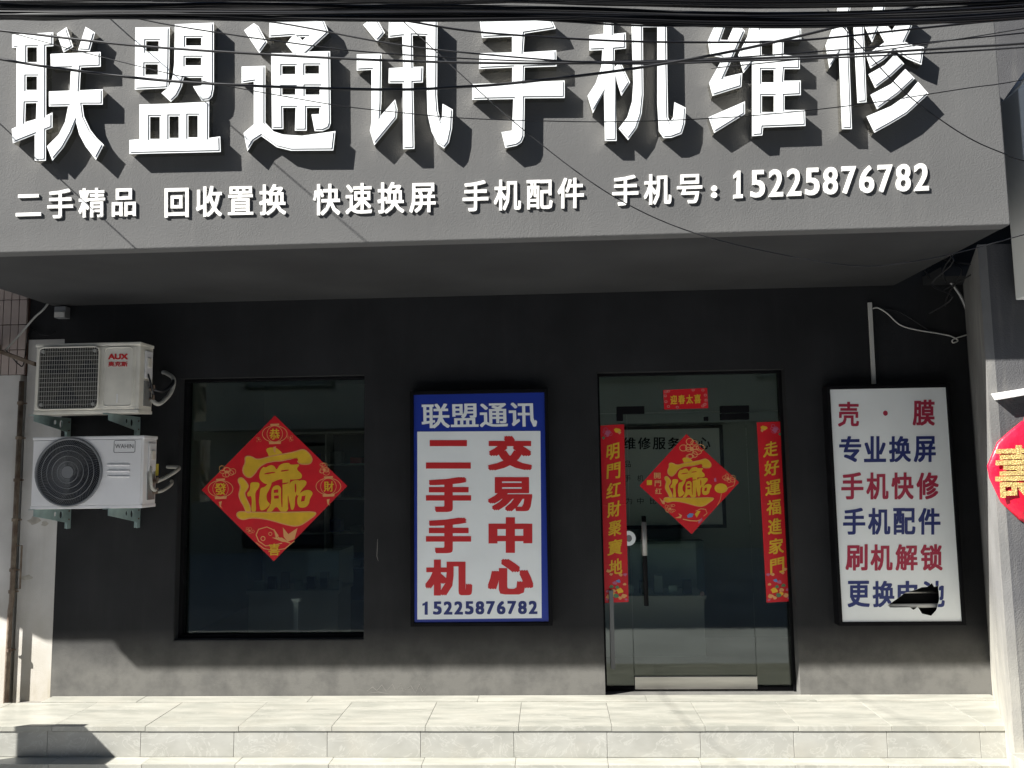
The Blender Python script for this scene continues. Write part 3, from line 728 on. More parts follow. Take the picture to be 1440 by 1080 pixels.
def petals(cx, cy, r, seed, n=7):
    rn = random.Random(seed); it = []
    for k in range(n):
        a = 2*math.pi*k/n+rn.random(); d = r*rn.uniform(.25, .8)
        it.append(ring(cx+d*math.cos(a), cy+d*math.sin(a), r*rn.uniform(.25, .45), r*rn.uniform(.2, .4), r*.065, 10))
    it.append([[(cx+r*.2*math.cos(i), cy+r*.2*math.sin(i)) for i in range(6)]])
    return it

# big diamond in the window
YB = YP-.0025
k = 210/1080.
B = lambda x, y: (280+x*k, 580+y*k)
pb = P(387, 790, Y=YB)
big = thing('diamond_poster', (pb.x, YB, pb.z), 'large red diamond new year poster with a gold character on the window', 'poster')
sheet('poster_sheet', (B(548,22), B(1072,532), B(540,1076), B(18,560)), YB, big)
calligraphy(big, YB-.0012, B)
lan = []
for cx, cy in ((547,155),(155,552),(935,535)):
    lan += [ring(*B(cx, cy), 92*k, 62*k, 4.5*k), ring(*B(cx, cy), 58*k, 60*k, 3.5*k)]
    lan.append([[B(cx-42, cy+58), B(cx+45, cy+55), B(cx+42, cy+72), B(cx-40, cy+75)]]); lan.append([[B(cx-32, cy-72), B(cx+32, cy-75), B(cx+32, cy-62), B(cx-32, cy-60)]])
    lan.append([[B(cx-12, cy+95), B(cx+10, cy+90), B(cx+2, cy+125), B(cx+14, cy+140), B(cx-6, cy+130)]])
lan += petals(*B(200, 430), 60*k, 3, 8) + petals(*B(905, 415), 55*k, 4, 7) + petals(*B(430, 195), 22*k, 5, 4) + petals(*B(660, 185), 26*k, 6, 4) + petals(*B(365, 855), 34*k, 8, 5)
# carp above the lowest corner
lan.append([[B(*p) for p in ribbon([(412,885),(430,845),(490,828),(540,850),(560,890),(600,925),(660,945)], 7)]])
lan.append([[B(*p) for p in ribbon([(412,885),(430,930),(480,965),(540,960),(600,945)], 7)]])
lan.append([[B(*p) for p in ribbon([(410,940),(470,985),(540,998),(620,985),(690,930)], 6)]])
lan.append([[B(*p) for p in [(540,840),(575,890),(555,910)]]]); lan.append([[B(*p) for p in [(525,905),(600,905),(650,940),(600,935)]]])
lan.append([[B(*p) for p in [(605,830),(645,880),(712,835),(690,915),(640,935),(612,900)]]])
lan.append(ring(*B(462, 912), 18*k, 18*k, 6*k, 14)); lan.append(ring(*B(515, 878), 14*k, 14*k, 4*k, 12))
print_group('gold_line_print', lan, YB-.0012, ORAN, big)
for ch, cx, cy, h in (('恭',547,157,80),('發',155,553,85),('財',938,535,75),('喜',543,992,85)):
    a = B(cx-h*.48, cy-h*.5); b = B(cx+h*.48, cy+h*.5)
    text_on('gold_character', ch, rectq(*a, *b), YB-.0018, GOLD, big, .02)

# smaller diamond on the door
YS = YD-.0045
k2 = 150/1080.
S = lambda x, y: (895+x*k2, 605+y*k2)
pb = P(970, 752, Y=YS)
sml = thing('diamond_poster', (pb.x, YS, pb.z), 'smaller red diamond poster with a gold character on the door', 'poster')
sheet('poster_sheet', (S(505,38), S(1040,528), S(558,1052), S(30,562)), YS, sml)
calligraphy(sml, YS-.0012, lambda x, y: S((x-270)*510/578+275, (y-252)*500/573+275))
fl = petals(*S(560, 190), 110*k2, 11, 11) + petals(*S(340, 795), 60*k2, 12, 7) + petals(*S(930, 490), 70*k2, 13, 6)
fl.append([[S(*p) for p in ribbon([(860,640),(850,700),(820,760)], 6)]]); fl.append([[S(*p) for p in ribbon([(905,620),(930,580),(985,560),(1000,510)], 7)]])
fl.append([[S(*p) for p in ribbon([(600,820),(650,795),(700,800),(715,840),(680,870)], 7)]])
fl.append([[S(*p) for p in ribbon([(470,900),(540,915),(610,920),(650,905)], 10)]]); fl.append([[S(*p) for p in [(385,890),(440,870),(425,840),(462,862),(450,890)]]])
fl.append([[S(*p) for p in [(230,680),(265,715),(290,700),(285,750),(262,745)]]])
print_group('gold_line_print', fl, YS-.0012, ORAN, sml)
print_group('gold_lantern', [[[S(855+66*math.cos(i*.4488), 588+50*math.sin(i*.4488)) for i in range(14)]], [[S(*p) for p in [(590,850),(620,815),(650,820),(610,885)]]]], YS-.0013, GOLD, sml)
print_group('blue_print', [[[S(*p) for p in [(510,865),(540,840),(580,845),(565,880),(520,888)]]]], YS-.0013, BLUEPR, sml)
print_group('pink_print', [[[S(*p) for p in [(625,920),(660,885),(668,910),(630,950)]]], [[S(*p) for p in [(785,490),(805,480),(810,520),(790,522)]]]], YS-.0013, PINKP, sml)
for i, ch in enumerate('開門红'):
    a = S(178+i*6, 430+i*78); text_on('side_character', ch, rectq(a[0], a[1], a[0]+66*k2, a[1]+60*k2), YS-.0016, ORAN, sml, .02)
print_group('seal_print', [[rectq(*S(105, 505), *S(158, 555))]], YS-.0014, GOLD, sml)

# couplets and header strip
def couplet(q, chars, label, mirror):
    c = P(*q[3], Y=YS); t = thing('red_couplet', (c.x, YS, c.z), label, 'couplet', 'red paper couplets on the door glass')
    sheet('paper_strip', q, YS, t, 8)
    N_ = len(chars)
    for i, ch in enumerate(chars):
        v1 = 1-(.105+i*.108); v0 = v1-.088; u0, u1 = .16, .84
        um, uh = (u0+u1)/2, (u1-u0)*.43; u0, u1 = um-uh, um+uh
        qq = (quadmap(q, u0, v1), quadmap(q, u1, v1+.004), quadmap(q, u1-.02, v0), quadmap(q, u0+.02, v0+.002))
        j_ = lambda: random.uniform(-.9, .9)
        qq = ((qq[0][0]+1.5+j_(), qq[0][1]+2.2+j_()), (qq[1][0]-j_(), qq[1][1]-.6+j_()), (qq[2][0]+j_(), qq[2][1]-.8+j_()), (qq[3][0]-1.2+j_(), qq[3][1]+1.2+j_()))
        text_on('gold_character', ch, qq, YS-.0014, GOLD, t, .026)
    def Q(u, v): return quadmap(q, 1-u if mirror else u, 1-v)
    rn = random.Random(5 if mirror else 9)
    it = {GOLD: [], PINKP: [], GREENP: [], BLUEPR: [], ORAN: []}
    def blob(m, u, v, r, ry=None):
        x, y = Q(u, v); ry = ry or r; n = 9
        it[m].append([[(x+r*(1+.25*math.sin(3*i+u*9))*math.cos(2*math.pi*i/n), y+ry*(1+.25*math.cos(2*i+v*40))*math.sin(2*math.pi*i/n)) for i in range(n)]])
    blob(GOLD, .72, .032, 5, 3.2); blob(ORAN, .80, .045, 2.2); x, y = Q(.3, .045); it[PINKP] += petals(x, y, 8, 3, 7); blob(PINKP, .3, .045, 3.6); blob(GREENP, .12, .07, 2)
    for u, v, m, r in ((.45,.89,PINKP,3.4),(.30,.91,GREENP,3),(.60,.88,BLUEPR,3.2),(.55,.915,GREENP,3),(.38,.935,ORAN,3.6),(.66,.935,GOLD,5),(.40,.955,GOLD,3.4),(.50,.962,GREENP,4),
                       (.2,.965,ORAN,4),(.82,.965,ORAN,4),(.15,.935,PINKP,2.4),(.85,.90,ORAN,2.4),(.70,.845,ORAN,2.8),(.88,.845,PINKP,2.8),(.2,.82,ORAN,3.0),(.3,.84,ORAN,2.4),(.12,.98,PINKP,2),(.9,.985,PINKP,2),(.66,.975,ORAN,3)):
        blob(m, u, v, r, r*.75)
    for m_, its in it.items(): print_group('flower_print', its, YS-.0012-.0002*list(it).index(m_), m_, t)
    # fold creases: thin raised ridges across the strip
    for v in (.45, .785):
        a, b = P(*quadmap(q, .02, 1-v), Y=YS-.0008), P(*quadmap(q, .98, 1-v), Y=YS-.0008)
        MB().prism([(a.x, YS-.0006, a.z), (a.x, YS-.0022, a.z+.003), (a.x, YS-.0006, a.z+.007)], (b.x-a.x, 0, b.z-a.z)).build('fold_crease', REDPAP, t)
couplet(((844,598.5),(877.5,596.5),(884,846.5),(850,848)), '明門红財聚寶地', 'narrow red couplet with gold characters left of the door leaf', False)
couplet(((1064,594),(1100,592.5),(1113.5,845.5),(1078,847.5)), '走好運福進家門', 'narrow red couplet with gold characters right of the door leaf', True)
q = ((932.5,548.5),(994.5,545.5),(996,574),(934,576))
c = P(964, 576, Y=YS); t = thing('header_strip', (c.x, YS, c.z), 'short red paper strip with gold characters above the door', 'paper strip')
sheet('paper_strip', q, YS, t, 6)
for i, ch in enumerate('迎春太喜'):
    u0 = .15+i*.18; text_on('gold_character', ch, (quadmap(q, u0, .70), quadmap(q, u0+.155, .72), quadmap(q, u0+.155, .26), quadmap(q, u0, .24)), YS-.0012, GOLD, t, .03)
it = []
for u, v in ((.06,.9),(.04,.7),(.12,.93),(.05,.4),(.1,.15),(.93,.2),(.88,.12),(.96,.4),(.95,.65),(.9,.9),(.3,.1),(.68,.93)):
    x, y = quadmap(q, u, v); it += [ring(x, y, 2.2, 1.8, .7, 8)]
print_group('flower_print', it, YS-.0012, mat('pale_pink_print', (0.62, 0.30, 0.26), .5), t)

# ================================================================ AIR CONDITIONERS
YAF, YAB = -0.43, -0.235
def ac_unit(name, px, label, body_mat):
    xl, xr, zt, zb = px
    t = thing(name, ((xl+xr)/2, (YAF+YAB)/2, zb), label, 'air conditioner', 'outdoor units on the left of the shop front')
    MB().box(xl, xr, YAF+.012, YAB, zb+.012, zt-.014).build('casing', body_mat, t, .012, seg=3)
    MB().box(xl-.004, xr+.004, YAF+.006, YAB+.004, zt-.022, zt).build('top_lid', body_mat, t, .006)
    MB().box(xl-.002, xr+.002, YAF+.008, YAB+.002, zb, zb+.022).build('base_pan', body_mat, t, .004)
    return t
def az(px, py, Y=YAF): return P(px, py, Y=Y)
# upper unit with the square wire grille
u = (az(48, 530).x, az(195, 530).x, az(120, 482).z, az(120, 581.5).z)
ac1 = ac_unit('air_conditioner', u, 'upper cream outdoor unit with a square wire grille and red lettering', CREAM)
a, b = az(56, 489), az(137.5, 574.5)
gx0, gx1, gz0, gz1 = a.x, b.x, b.z, a.z
fp = MB().prism([(u[0]+.006, YAF+.013, u[3]+.03), (u[1]-.03, YAF+.013, u[3]+.03), (u[1]-.03, YAF+.013, u[2]-.03), (u[0]+.006, YAF+.013, u[2]-.03)], (0, -.006, 0)).build('front_panel', CREAM, ac1, .003)
def rr(x0, x1, z0, z1, r, n=5):
    o = []
    for cx, cz, a0 in ((x1-r, z1-r, 0), (x0+r, z1-r, 90), (x0+r, z0+r, 180), (x1-r, z0+r, 270)):
        for i in range(n+1): o.append((cx+r*math.cos(R(a0+90*i/n)), cz+r*math.sin(R(a0+90*i/n))))
    return o
flat_poly('coil_recess', [rr(gx0, gx1, gz0, gz1, .035)], YAF+.006, FINS, ac1, thick=.001)
# round fan seen behind the wires
fcx, fcz = (gx0+gx1)/2+.01, (gz0+gz1)/2; fr = (gz1-gz0)*.46
fan = MB()
for kk in range(3):
    a0 = kk*2.094
    pts = [(fcx+fr*rr_*math.cos(a0+da), YAF+.0025, fcz+fr*rr_*math.sin(a0+da)) for rr_, da in ((.25,-.35),(.95,-.1),(1.0,.5),(.85,.9),(.25,.5))]
    fan.prism(pts, (0, .0018, 0))
fan.build('fan_blade', DARKPL, ac1)
g = MB()
for i in range(1, 14):
    z = gz0+(gz1-gz0)*i/14; g.tube([(gx0+.006, YAF-.006, z), (gx1-.006, YAF-.006, z)], .0017, 4)
nv = 26
for i in range(1, nv):
    x = gx0+(gx1-gx0)*i/nv; g.tube([(x, YAF-.0095, gz0+.006), (x, YAF-.0095, gz1-.006)], .0013, 4)
g.build('grille_wires', WIREG, ac1)
MB().tube([(x, YAF-.004, z) for x, z in rr(gx0, gx1, gz0, gz1, .035)], .006, 6, True).build('grille_rim', CREAM, ac1, smooth=True)
for cx, cz in ((gx1-.03, gz0+.03), (gx0+.03, gz1-.03), (gx1-.03, gz1-.03), (gx0+.03, gz0+.03)):
    MB().tube([(cx, YAF-.012, cz), (cx, YAF+.004, cz)], .012, 8).build('grille_screw', WIREG, ac1)
MB().tube([(x, YAF+.0065, z) for x, z in rr(gx1+.03, u[1]-.045, u[3]+.045, u[2]-.035, .03)], .0035, 5, True).build('pressed_bead', CREAM, ac1, smooth=True)
text_on('brand_lettering', 'AUX', rectq(152, 497.5, 180, 505.5), YAF+.0055, REDP, ac1, .045, res=3)
text_on('brand_lettering', '奥克斯', rectq(152, 508.5, 179.5, 515.5), YAF+.0055, REDP, ac1, .03)
a = az(164, 560); box('front_mark', a.x-.004, a.x+.004, YAF+.0045, YAF+.007, a.z-.03, a.z+.03, WHITEE, ac1)
def side_fittings(t, u, zc):
    x = u[1]+.0005
    h = u[2]-u[3]
    MB().box(x, x+.012, YAF+.07, YAB-.03, u[3]+.5*h, u[2]-.05).build('terminal_cover', WHITEE, t, .004)
    MB().box(x+.0125, x+.022, YAF+.09, YAB-.06, u[2]-.16, u[2]-.10).build('handle_recess', CREAM, t, .003)
    MB().box(x, x+.008, YAF+.07, YAB-.03, u[3]+.05, u[3]+.22).build('valve_plate', STEELP, t, .002)
    for dz in (.10, .17):
        MB().tube([(x, YAF+.14, u[3]+dz), (x+.04, YAF+.14, u[3]+dz)], .012, 8).tube([(x+.035, YAF+.14, u[3]+dz), (x+.035, YAF+.14, u[3]+dz+.028)], .009, 8).build('service_valve', RUST, t)
side_fittings(ac1, u, 0)
x = u[1]
MB().tube(catmull([(x+.02, YAF+.14, u[3]+.10), (x+.06, YAF+.17, u[3]+.07), (x+.085, YAF+.28, u[3]+.15), (x+.07, YAF+.36, u[3]+.26), (x+.0, -.05, u[3]+.31), (x-.04, 0.0, u[3]+.32)], 6), .015, 9).build('insulated_pipe', FOAMP, ac1, smooth=True)
MB().tube(catmull([(x+.03, YAF+.14, u[3]+.17), (x+.07, YAF+.2, u[3]+.16), (x+.09, YAF+.3, u[3]+.22), (x+.05, -.04, u[3]+.27), (x+.03, 0.0, u[3]+.28)], 6), .012, 8).build('insulated_pipe', DARKPL, ac1, smooth=True)
MB().tube(catmull([(x+.013, YAF+.10, u[3]+.27), (x+.03, YAF+.10, u[3]+.22), (x+.035, YAF+.13, u[3]+.15), (x+.03, YAF+.15, u[3]+.12)], 5), .006, 6).build('supply_lead', DARKPL, ac1, smooth=True)

# lower unit with the round grille
u2 = (az(44, 660).x, az(200, 660).x, az(120, 613.5).z, az(120, 715.5).z)
ac2 = ac_unit('air_conditioner', u2, 'lower white outdoor unit with a large round dark fan grille', WHITEE)
MB().box(u2[0]+.004, u2[1]-.012, YAF+.006, YAF+.013, u2[3]+.024, u2[2]-.024).build('front_panel', WHITEE, ac2, .003)
c = az(96.3, 664); cx, cz = c.x, c.z; fr = abs(az(142.3, 664).x-cx)
flat_poly('fan_recess', [[(cx+fr*math.cos(2*math.pi*i/48), cz+fr*math.sin(2*math.pi*i/48)) for i in range(48)]], YAF+.0065, DARKPL, ac2, thick=.002)
MB().tube([(cx+fr*math.cos(2*math.pi*i/48), YAF+.001, cz+fr*math.sin(2*math.pi*i/48)) for i in range(48)], .009, 8, True).build('grille_rim', GREYPL, ac2, smooth=True)
g = MB()
for kk in range(96):
    a0 = 2*math.pi*kk/96
    pts = []
    for s in range(5):
        r_ = fr*(.2+.78*s/4); aa = a0-0.55*(s/4)
        pts.append((cx+r_*math.cos(aa), YAF-.004-.006*(1-(s/4)**2), cz+r_*math.sin(aa)))
    g.tube(pts, .0013, 3)
g.build('grille_vanes', GREYPL, ac2)
g = MB()
for f_ in (.32, .48, .64, .80):
    g.tube([(cx+fr*f_*math.cos(2*math.pi*i/40), YAF-.010, cz+fr*f_*math.sin(2*math.pi*i/40)) for i in range(40)], .0022, 4, True)
g.build('grille_rings', GREYPL, ac2)
MB().tube([(cx, YAF-.013, cz), (cx, YAF+.004, cz)], fr*.185, 28).build('fan_hub', GREYPL, ac2)
fan = MB()
for kk in range(5):
    a0 = kk*1.2566
    fan.prism([(cx+fr*rr_*math.cos(a0+da), YAF+.002, cz+fr*rr_*math.sin(a0+da)) for rr_, da in ((.2,-.3),(.9,-.1),(.93,.4),(.7,.7),(.2,.5))], (0, .0018, 0))
fan.build('fan_blade', mat('dark_blue_fan_blade', (0.012, 0.014, 0.022), .4), ac2)
a, b = az(160, 619.5), az(189, 636)
MB().tube([(x_, YAF+.0055, z_) for x_, z_ in rr(a.x, b.x, b.z, a.z, .008, 3)], .0016, 4, True).build('badge_border', INKB, ac2)
text_on('brand_lettering', 'WAHIN', rectq(162, 624.5, 187.5, 630.5), YAF+.0048, INKB, ac2, -.004, res=3)
for yy in (653.5, 662, 670):
    a, b = az(150, yy), az(182, yy)
    MB().tube([(a.x, YAF+.007, a.z), (a.x+.02, YAF+.003, a.z), (b.x-.02, YAF+.003, b.z), (b.x, YAF+.007, b.z)], .0055, 6).build('pressed_rib', WHITEE, ac2, smooth=True)
side_fittings(ac2, u2, 0)
x = u2[1]
MB().tube(catmull([(x+.03, YAF+.14, u2[3]+.17), (x+.06, YAF+.22, u2[3]+.20), (x+.09, YAF+.30, u2[3]+.24), (x+.08, YAF+.36, u2[3]+.265), (x+.0, -.05, u2[3]+.27), (x-.03, 0.0, u2[3]+.27)], 6), .013, 9).build('insulated_pipe', FOAMP, ac2, smooth=True)
MB().tube(catmull([(x+.03, YAF+.14, u2[3]+.10), (x+.05, YAF+.2, u2[3]+.11), (x+.06, YAF+.3, u2[3]+.15), (x+.02, -.05, u2[3]+.17), (x+.0, 0.0, u2[3]+.17)], 6), .011, 8).build('insulated_pipe', FOAMP, ac2, smooth=True)
MB().tube(catmull([(x+.010, YAF+.09, u2[3]+.27), (x+.02, YAF+.075, u2[3]+.20), (x+.02, YAF+.10, u2[3]+.13), (x+.03, YAF+.14, u2[3]+.11)], 5), .012, 8).build('insulated_pipe', FOAMP, ac2, smooth=True)
flat = MB().box(x+.0125, x+.0135, YAF+.16, YAF+.20, u2[3]+.21, u2[3]+.29); flat.build('warning_label', mat('yellow_label', (.55, .45, .06), .5), ac2)

# steel brackets
def bracket(xw, ztop, drop, label, L=0.425):
    t = thing('wall_bracket', (xw, 0, ztop-drop), label, 'bracket', 'teal wall brackets under the outdoor units')
    # side plate: deep at the wall, running to a tip at the front, two slots punched through
    pl = [(0.0, 0.0), (0.0, -drop), (-.045, -drop), (-.045, -drop*.72), (-L, -.045), (-L, 0.0)]
    holes = [[(-.12+.022*math.cos(i*.628)*.8, -.05*drop/.15-.026*math.sin(i*.628)) for i in range(10)], [(-.19+.014*math.cos(i*.628), -.042*drop/.15-.017*math.sin(i*.628)) for i in range(10)]]
    vs, fs = poly_geo([pl]+holes, 0, .002)
    m = MB(); m.add([(xw+v.z, v.x-.002, ztop+v.y) for v in vs], fs)
    m.build('side_plate', TEAL, t)
    MB().box(xw-.04, xw-.0025, -L, -.002, ztop-.0035, ztop).build('top_flange', TEAL, t)
    MB().box(xw-.04, xw-.0025, -.006, -.002, ztop-drop, ztop-.004).build('wall_plate', TEAL, t)
    for yy, zz in ((-.03, -.03), (-.03, -.09)):
        MB().tube([(xw+.0022, yy, ztop+zz), (xw+.008, yy, ztop+zz)], .006, 6).build('bolt', RUST, t)
zb2 = u2[3]-.001; zb1 = u[3]-.001
bracket(P(99.5, 730, Y=0).x, zb2, .155, 'lower left teal bracket, in front of the white pier')
bracket(P(197, 730, Y=0).x, zb2, .155, 'lower right teal bracket under the lower outdoor unit')
bracket(P(99.5, 600, Y=0).x, zb1, .14, 'upper left bracket squeezed between the two outdoor units')
bracket(P(197, 600, Y=0).x, zb1, .14, 'upper right bracket squeezed between the two outdoor units')

# ================================================================ LEFT NEIGHBOUR
XN = -3.80
pier = thing('white_pier', ((XW0+XN)/2, 0, 0), 'whitewashed flaking pier beside the outdoor units', 'pier')
MB().box(XN, XW0-.001, 0.0, T, 0.0, 2.929).build('pier_shaft', PIERW, pier)
# flakes and patches of thicker limewash
for x_, z_, w_, h_ in ((-3.70, 1.62, .05, .03), (-3.62, 1.60, .03, .02), (-3.74, 1.22, .06, .02), (-3.66, 2.52, .02, .09)):
    rn = random.Random(int(-x_*1000))
    L = [(x_+w_*math.cos(i*.6283)*rn.uniform(.6, 1.2), z_+h_*math.sin(i*.6283)*rn.uniform(.6, 1.2)) for i in range(10)]
    flat_poly('limewash_flake', [L], .001, mat('bare_mortar', (.40, .375, .33), .9, var=.2, scale=20), pier, thick=.0022)
nb = thing('neighbour_building', (-5.2, 0, 0), 'pinkish rendered neighbour wall at the left edge, tiled at the top', 'building')
YN = -0.03
zt0 = P(0, 528, Y=YN).z
MB().box(-9, XN-.03, YN, T, 0, zt0).build('wall', PIERW, nb)
MB().box(-9, XN-.002, YN+.016, T, zt0+.001, 5.2).build('tile_backing', GROUTB, nb)
tw, th = .0595, .185
ox_ = nb.location; tile = MB().box(ox_.x-tw/2+.003, ox_.x+tw/2-.003, ox_.y, ox_.y+.016, ox_.z+.003, ox_.z+th-.003).build('tile', PINKT, nb, .002)
first = True
x1_ = XN-.004
for j in range(8):
    for i in range(9):
        o = tile if first else tile.copy()
        if not first: C.objects.link(o)
        first = False
        o.parent = nb; o.location = Vector((x1_-tw/2-i*tw, YN+random.uniform(0, .0015), zt0+.002+j*th))-nb.location
# rusty drain pipe down the joint
dp = thing('rusty_downpipe', (XN-.015, -.05, 0.0), 'thin rusty downpipe beside the whitewashed pier', 'pipe')
MB().tube([(XN-.012, -.052, .02), (XN-.012, -.052, 1.0), (XN-.004, -.052, 1.06), (XN-.004, -.052, 2.62)], .017, 10).build('pipe_shaft', RUST, dp, smooth=True)
for z_ in (.72, 1.12, 1.27, 1.62, 1.9, 2.2, 2.45):
    MB().tube([(XN-.006, -.052, z_), (XN-.006, -.052, z_+.022)], .022, 10).box(XN-.03, XN+.03, -.036, -.001 if z_ < 0 else -.031, z_+.004, z_+.016).build('pipe_clamp', RUST, dp)
MB().tube([(XN+.015, -.05, 1.15), (XN+.05, -.05, 1.15), (XN+.05, -.05, 1.45), (XN+.01, -.05, 1.45)], .006, 6).build('pipe_stay', RUST, dp)
a, b = P(-30, 484, Y=-.22), P(48, 512, Y=-.22)
fb = MB().prism([(a.x, -.22, a.z+.014), (b.x, -.22, b.z+.014), (b.x, -.22, b.z-.014), (a.x, -.22, a.z-.014)], (0, .03, 0)).build('flat_steel_bar', RUST, None, .002)
tag(fb, 'rusty flat steel bar sticking out beside the upper outdoor unit', 'bar')
MB().box(a.x-.05, a.x+.03, -.19, YN, a.z-.02, a.z+.02).build('wall_lug', RUST, fb)
a, b = P(80, 432, Y=-.03), P(95, 447.5, Y=-.03)
jb = thing('junction_box', ((a.x+b.x)/2, 0, b.z), 'small grey box fixed under the canopy above the outdoor units', 'junction box')
MB().box(a.x, b.x, -.06, .001, b.z, a.z).build('box_body', GREYPL, jb, .004)
MB().box(a.x+.004, b.x-.004, -.066, -.0605, b.z+.004, (a.z+b.z)/2).build('box_cover', WCABLE, jb, .002)
wire('white_lead', [P(72, 420, Y=-.06), P(62, 434, Y=-.10), P(48, 447, Y=-.12), P(30, 468, Y=-.14), P(8, 492, Y=-.19)], .007, WCABLE, 'white lead drooping from the canopy to the steel bar at the left')
wire('black_lead', [P(46, 464, Y=-.012), P(56, 470, Y=-.02), P(68, 471, Y=-.02), P(79, 466, Y=-.012)], .004, CABLE, 'thin black lead hanging above the upper outdoor unit')
wire('black_lead', [P(8, 492, Y=-.17), P(20, 506, Y=-.1), P(26, 512, Y=-.08), P(33, 512, Y=-.06), P(40, 470, Y=-.04), P(46, 462, Y=-.02)], .004, CABLE, 'thin black lead tied along the rusty steel bar')
# neighbour's awning and an added kerbside box, both unseen: put in to throw the shadows at the lower left
aw = thing('neighbour_awning', (-6.5, 0, 2.5), 'grey awning with a tall signboard on the left neighbour, out of view', 'awning')
MB().box(-8.8, -4.99, -1.019, YN-.001, 3.02, 3.10).build('awning_deck', STEELP, aw)
MB().prism([(-8.8, -1.03, 3.0), (-6.2, -1.03, 2.90), (-5.53, -1.03, 2.605), (-4.88, -1.03, 2.605), (-4.88, -1.03, 6.8), (-8.8, -1.03, 6.8)], (0, .01, 0)).build('awning_sun_board', STEELP, aw)  # board height and stepped foot shaped to shade the wall
for x_ in (-8.4, -6.7, -5.1):
    MB().tube([(x_, YN-.001, 2.5), (x_, -.95, 3.015)], .015, 8).build('awning_strut', STEELP, aw)
cb = thing('kerb_shadow_box', (-4.0, -1.25, 0), 'grey steel cabinet at the kerb, left of the steps and out of view', 'cabinet')
MB().box(-4.20, -3.83, -1.42, -1.10, 0.06, 1.27).build('shadow_box_body', STEELP, cb, .006)
MB().box(-4.185, -3.845, -1.435, -1.4205, 0.12, 1.22).build('shadow_box_door', STEELP, cb, .003)
MB().box(-4.19, -3.84, -1.41, -1.11, 0.0, 0.059).build('shadow_box_plinth', GROUT, cb)

# ================================================================ RIGHT NEIGHBOUR
YPR = -1.08
pr = thing('right_pier', (3.2, -.5, 0), 'grey rendered pier with a pale side at the right edge', 'pier')
fxT = P(1391, 540, Y=YPR).x; fxB = P(1424, 1056, Y=YPR).x; fx = (fxT+fxB)/2
MB().prism([(XW1-.005, -.0015, .0), (fx, YPR-.002, .0), (fx+.05, YPR-.002, .0), (XW1+.05, -.0015, 0)], (0, 0, ZS-.003)).build('pier_side', PIERS, pr)
MB().prism([(XW1+.0505, -.0015, 0), (fx+.0505, YPR-.002, 0), (5.2, YPR-.002, 0), (5.2, -.0015, 0)], (0, 0, ZS-.003)).build('pier_front', PIERG, pr)
pz = MB().box(fx-.03, 5.2, YPR-.22, YPR-.0025, 0.0, P(1424, 1058, Y=YPR).z).build('plinth', TREAD, pr, .004)
nr = thing('right_neighbour_building', (4, 0, 0), 'grey wall of the right neighbour seen past the end of the canopy', 'building')
MB().box(2.60, 6, -.3, T, 3.95, 7.0).build('wall', PIERG, nr)
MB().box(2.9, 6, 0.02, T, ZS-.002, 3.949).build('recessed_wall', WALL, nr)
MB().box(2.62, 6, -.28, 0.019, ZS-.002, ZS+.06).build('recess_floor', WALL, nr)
MB().box(2.62, 3.4, -.36, -.3005, 4.0, 4.06).build('ledge', STEELP, nr)
# cream sign return at the very edge
a = P(1431, 118, Y=-1.3); b = P(1436, 400, Y=-1.3)
ns_ = thing('neighbour_sign', (a.x+.4, -1.2, b.z), 'cream edge of a neighbouring sign box at the right edge', 'sign')
MB().prism([(a.x, -1.3, b.z-.05), (a.x+1.0, -1.3, b.z-.05), (a.x+1.0, -1.3, a.z+.02), (a.x+.06, -1.3, a.z+.02), (a.x, -1.3, a.z-.03)], (0, .18, 0)).build('sign_body', CREAMS, ns_, .006)
MB().box(a.x+.06, a.x+1.0, -1.311, -1.3005, b.z, a.z-.03).build('sign_face', BLUEP, ns_)
MB().box(a.x+.5, a.x+.56, -1.1195, -.3, b.z+.2, b.z+.26).build('sign_arm', STEELP, ns_)
p0, p1 = P(1410, 146, Y=-1.0), P(1452, 92, Y=-1.0)
sb = MB().tube([p0+Vector((0, .1, -.05)), p1], .02, 8).build('stay_bar', STEELP, None, smooth=True)
tag(sb, 'slanting steel bar past the right end of the canopy', 'bar')
MB().tube([p0+Vector((0, .1, -.05)), p0+Vector((-.02, .7, -.05))], .014, 8).build('bar_foot', STEELP, sb, smooth=True)
# loose wires in the gap
gapw = []
rn = random.Random(21)
for i in range(6):
    x0_ = rn.uniform(2.46, 2.6); z0_ = rn.uniform(3.5, 3.9)
    pts = [(x0_+rn.uniform(-.03, .12), -.6+rn.uniform(-.1, .2), z0_-k_*.11+rn.uniform(-.03, .03)) for k_ in range(6)]
    wire('tangled_wire', [(x0_, -.302, z0_+.02)]+pts+[(x0_+.05, -.302, z0_-.62)], .005, CABLEG if i % 2 else CABLE, 'loose dark wire tangled in the gap at the right end of the canopy', 'cable', 'loose wires in the gap beside the canopy', sub=4)
# red satin ornament hanging on the pier
YO = YPR-.012
def OP(x, y, d=0): return P(x, y, Y=YO-d)
cpx, cpy = 1447, 664
t = thing('red_ornament', tuple(OP(1447, 736)), 'red satin ornament with gold glitter character hanging on the right pier', 'ornament')
out = [(1437,592),(1452,596),(1480,625),(1505,664),(1480,702),(1446,738),(1433,731),(1407,706),(1391,672),(1388,655),(1402,622),(1415,610)]
o0 = org(t); vs = []; fs = []
rings_ = [(1.0, 0), (.93, .010), (.7, .022), (.35, .028)]
n = len(out)
for f_, d_ in rings_:
    for i, (x, y) in enumerate(out):
        q_ = OP(cpx+(x-cpx)*f_, cpy+(y-cpy)*f_, d_+(.004*math.sin(i*2.1) if 0 < f_ < 1 else 0)); vs.append(tuple(q_-o0))
for r_ in range(3):
    for i in range(n): fs.append((r_*n+i, r_*n+(i+1) % n, (r_+1)*n+(i+1) % n, (r_+1)*n+i))
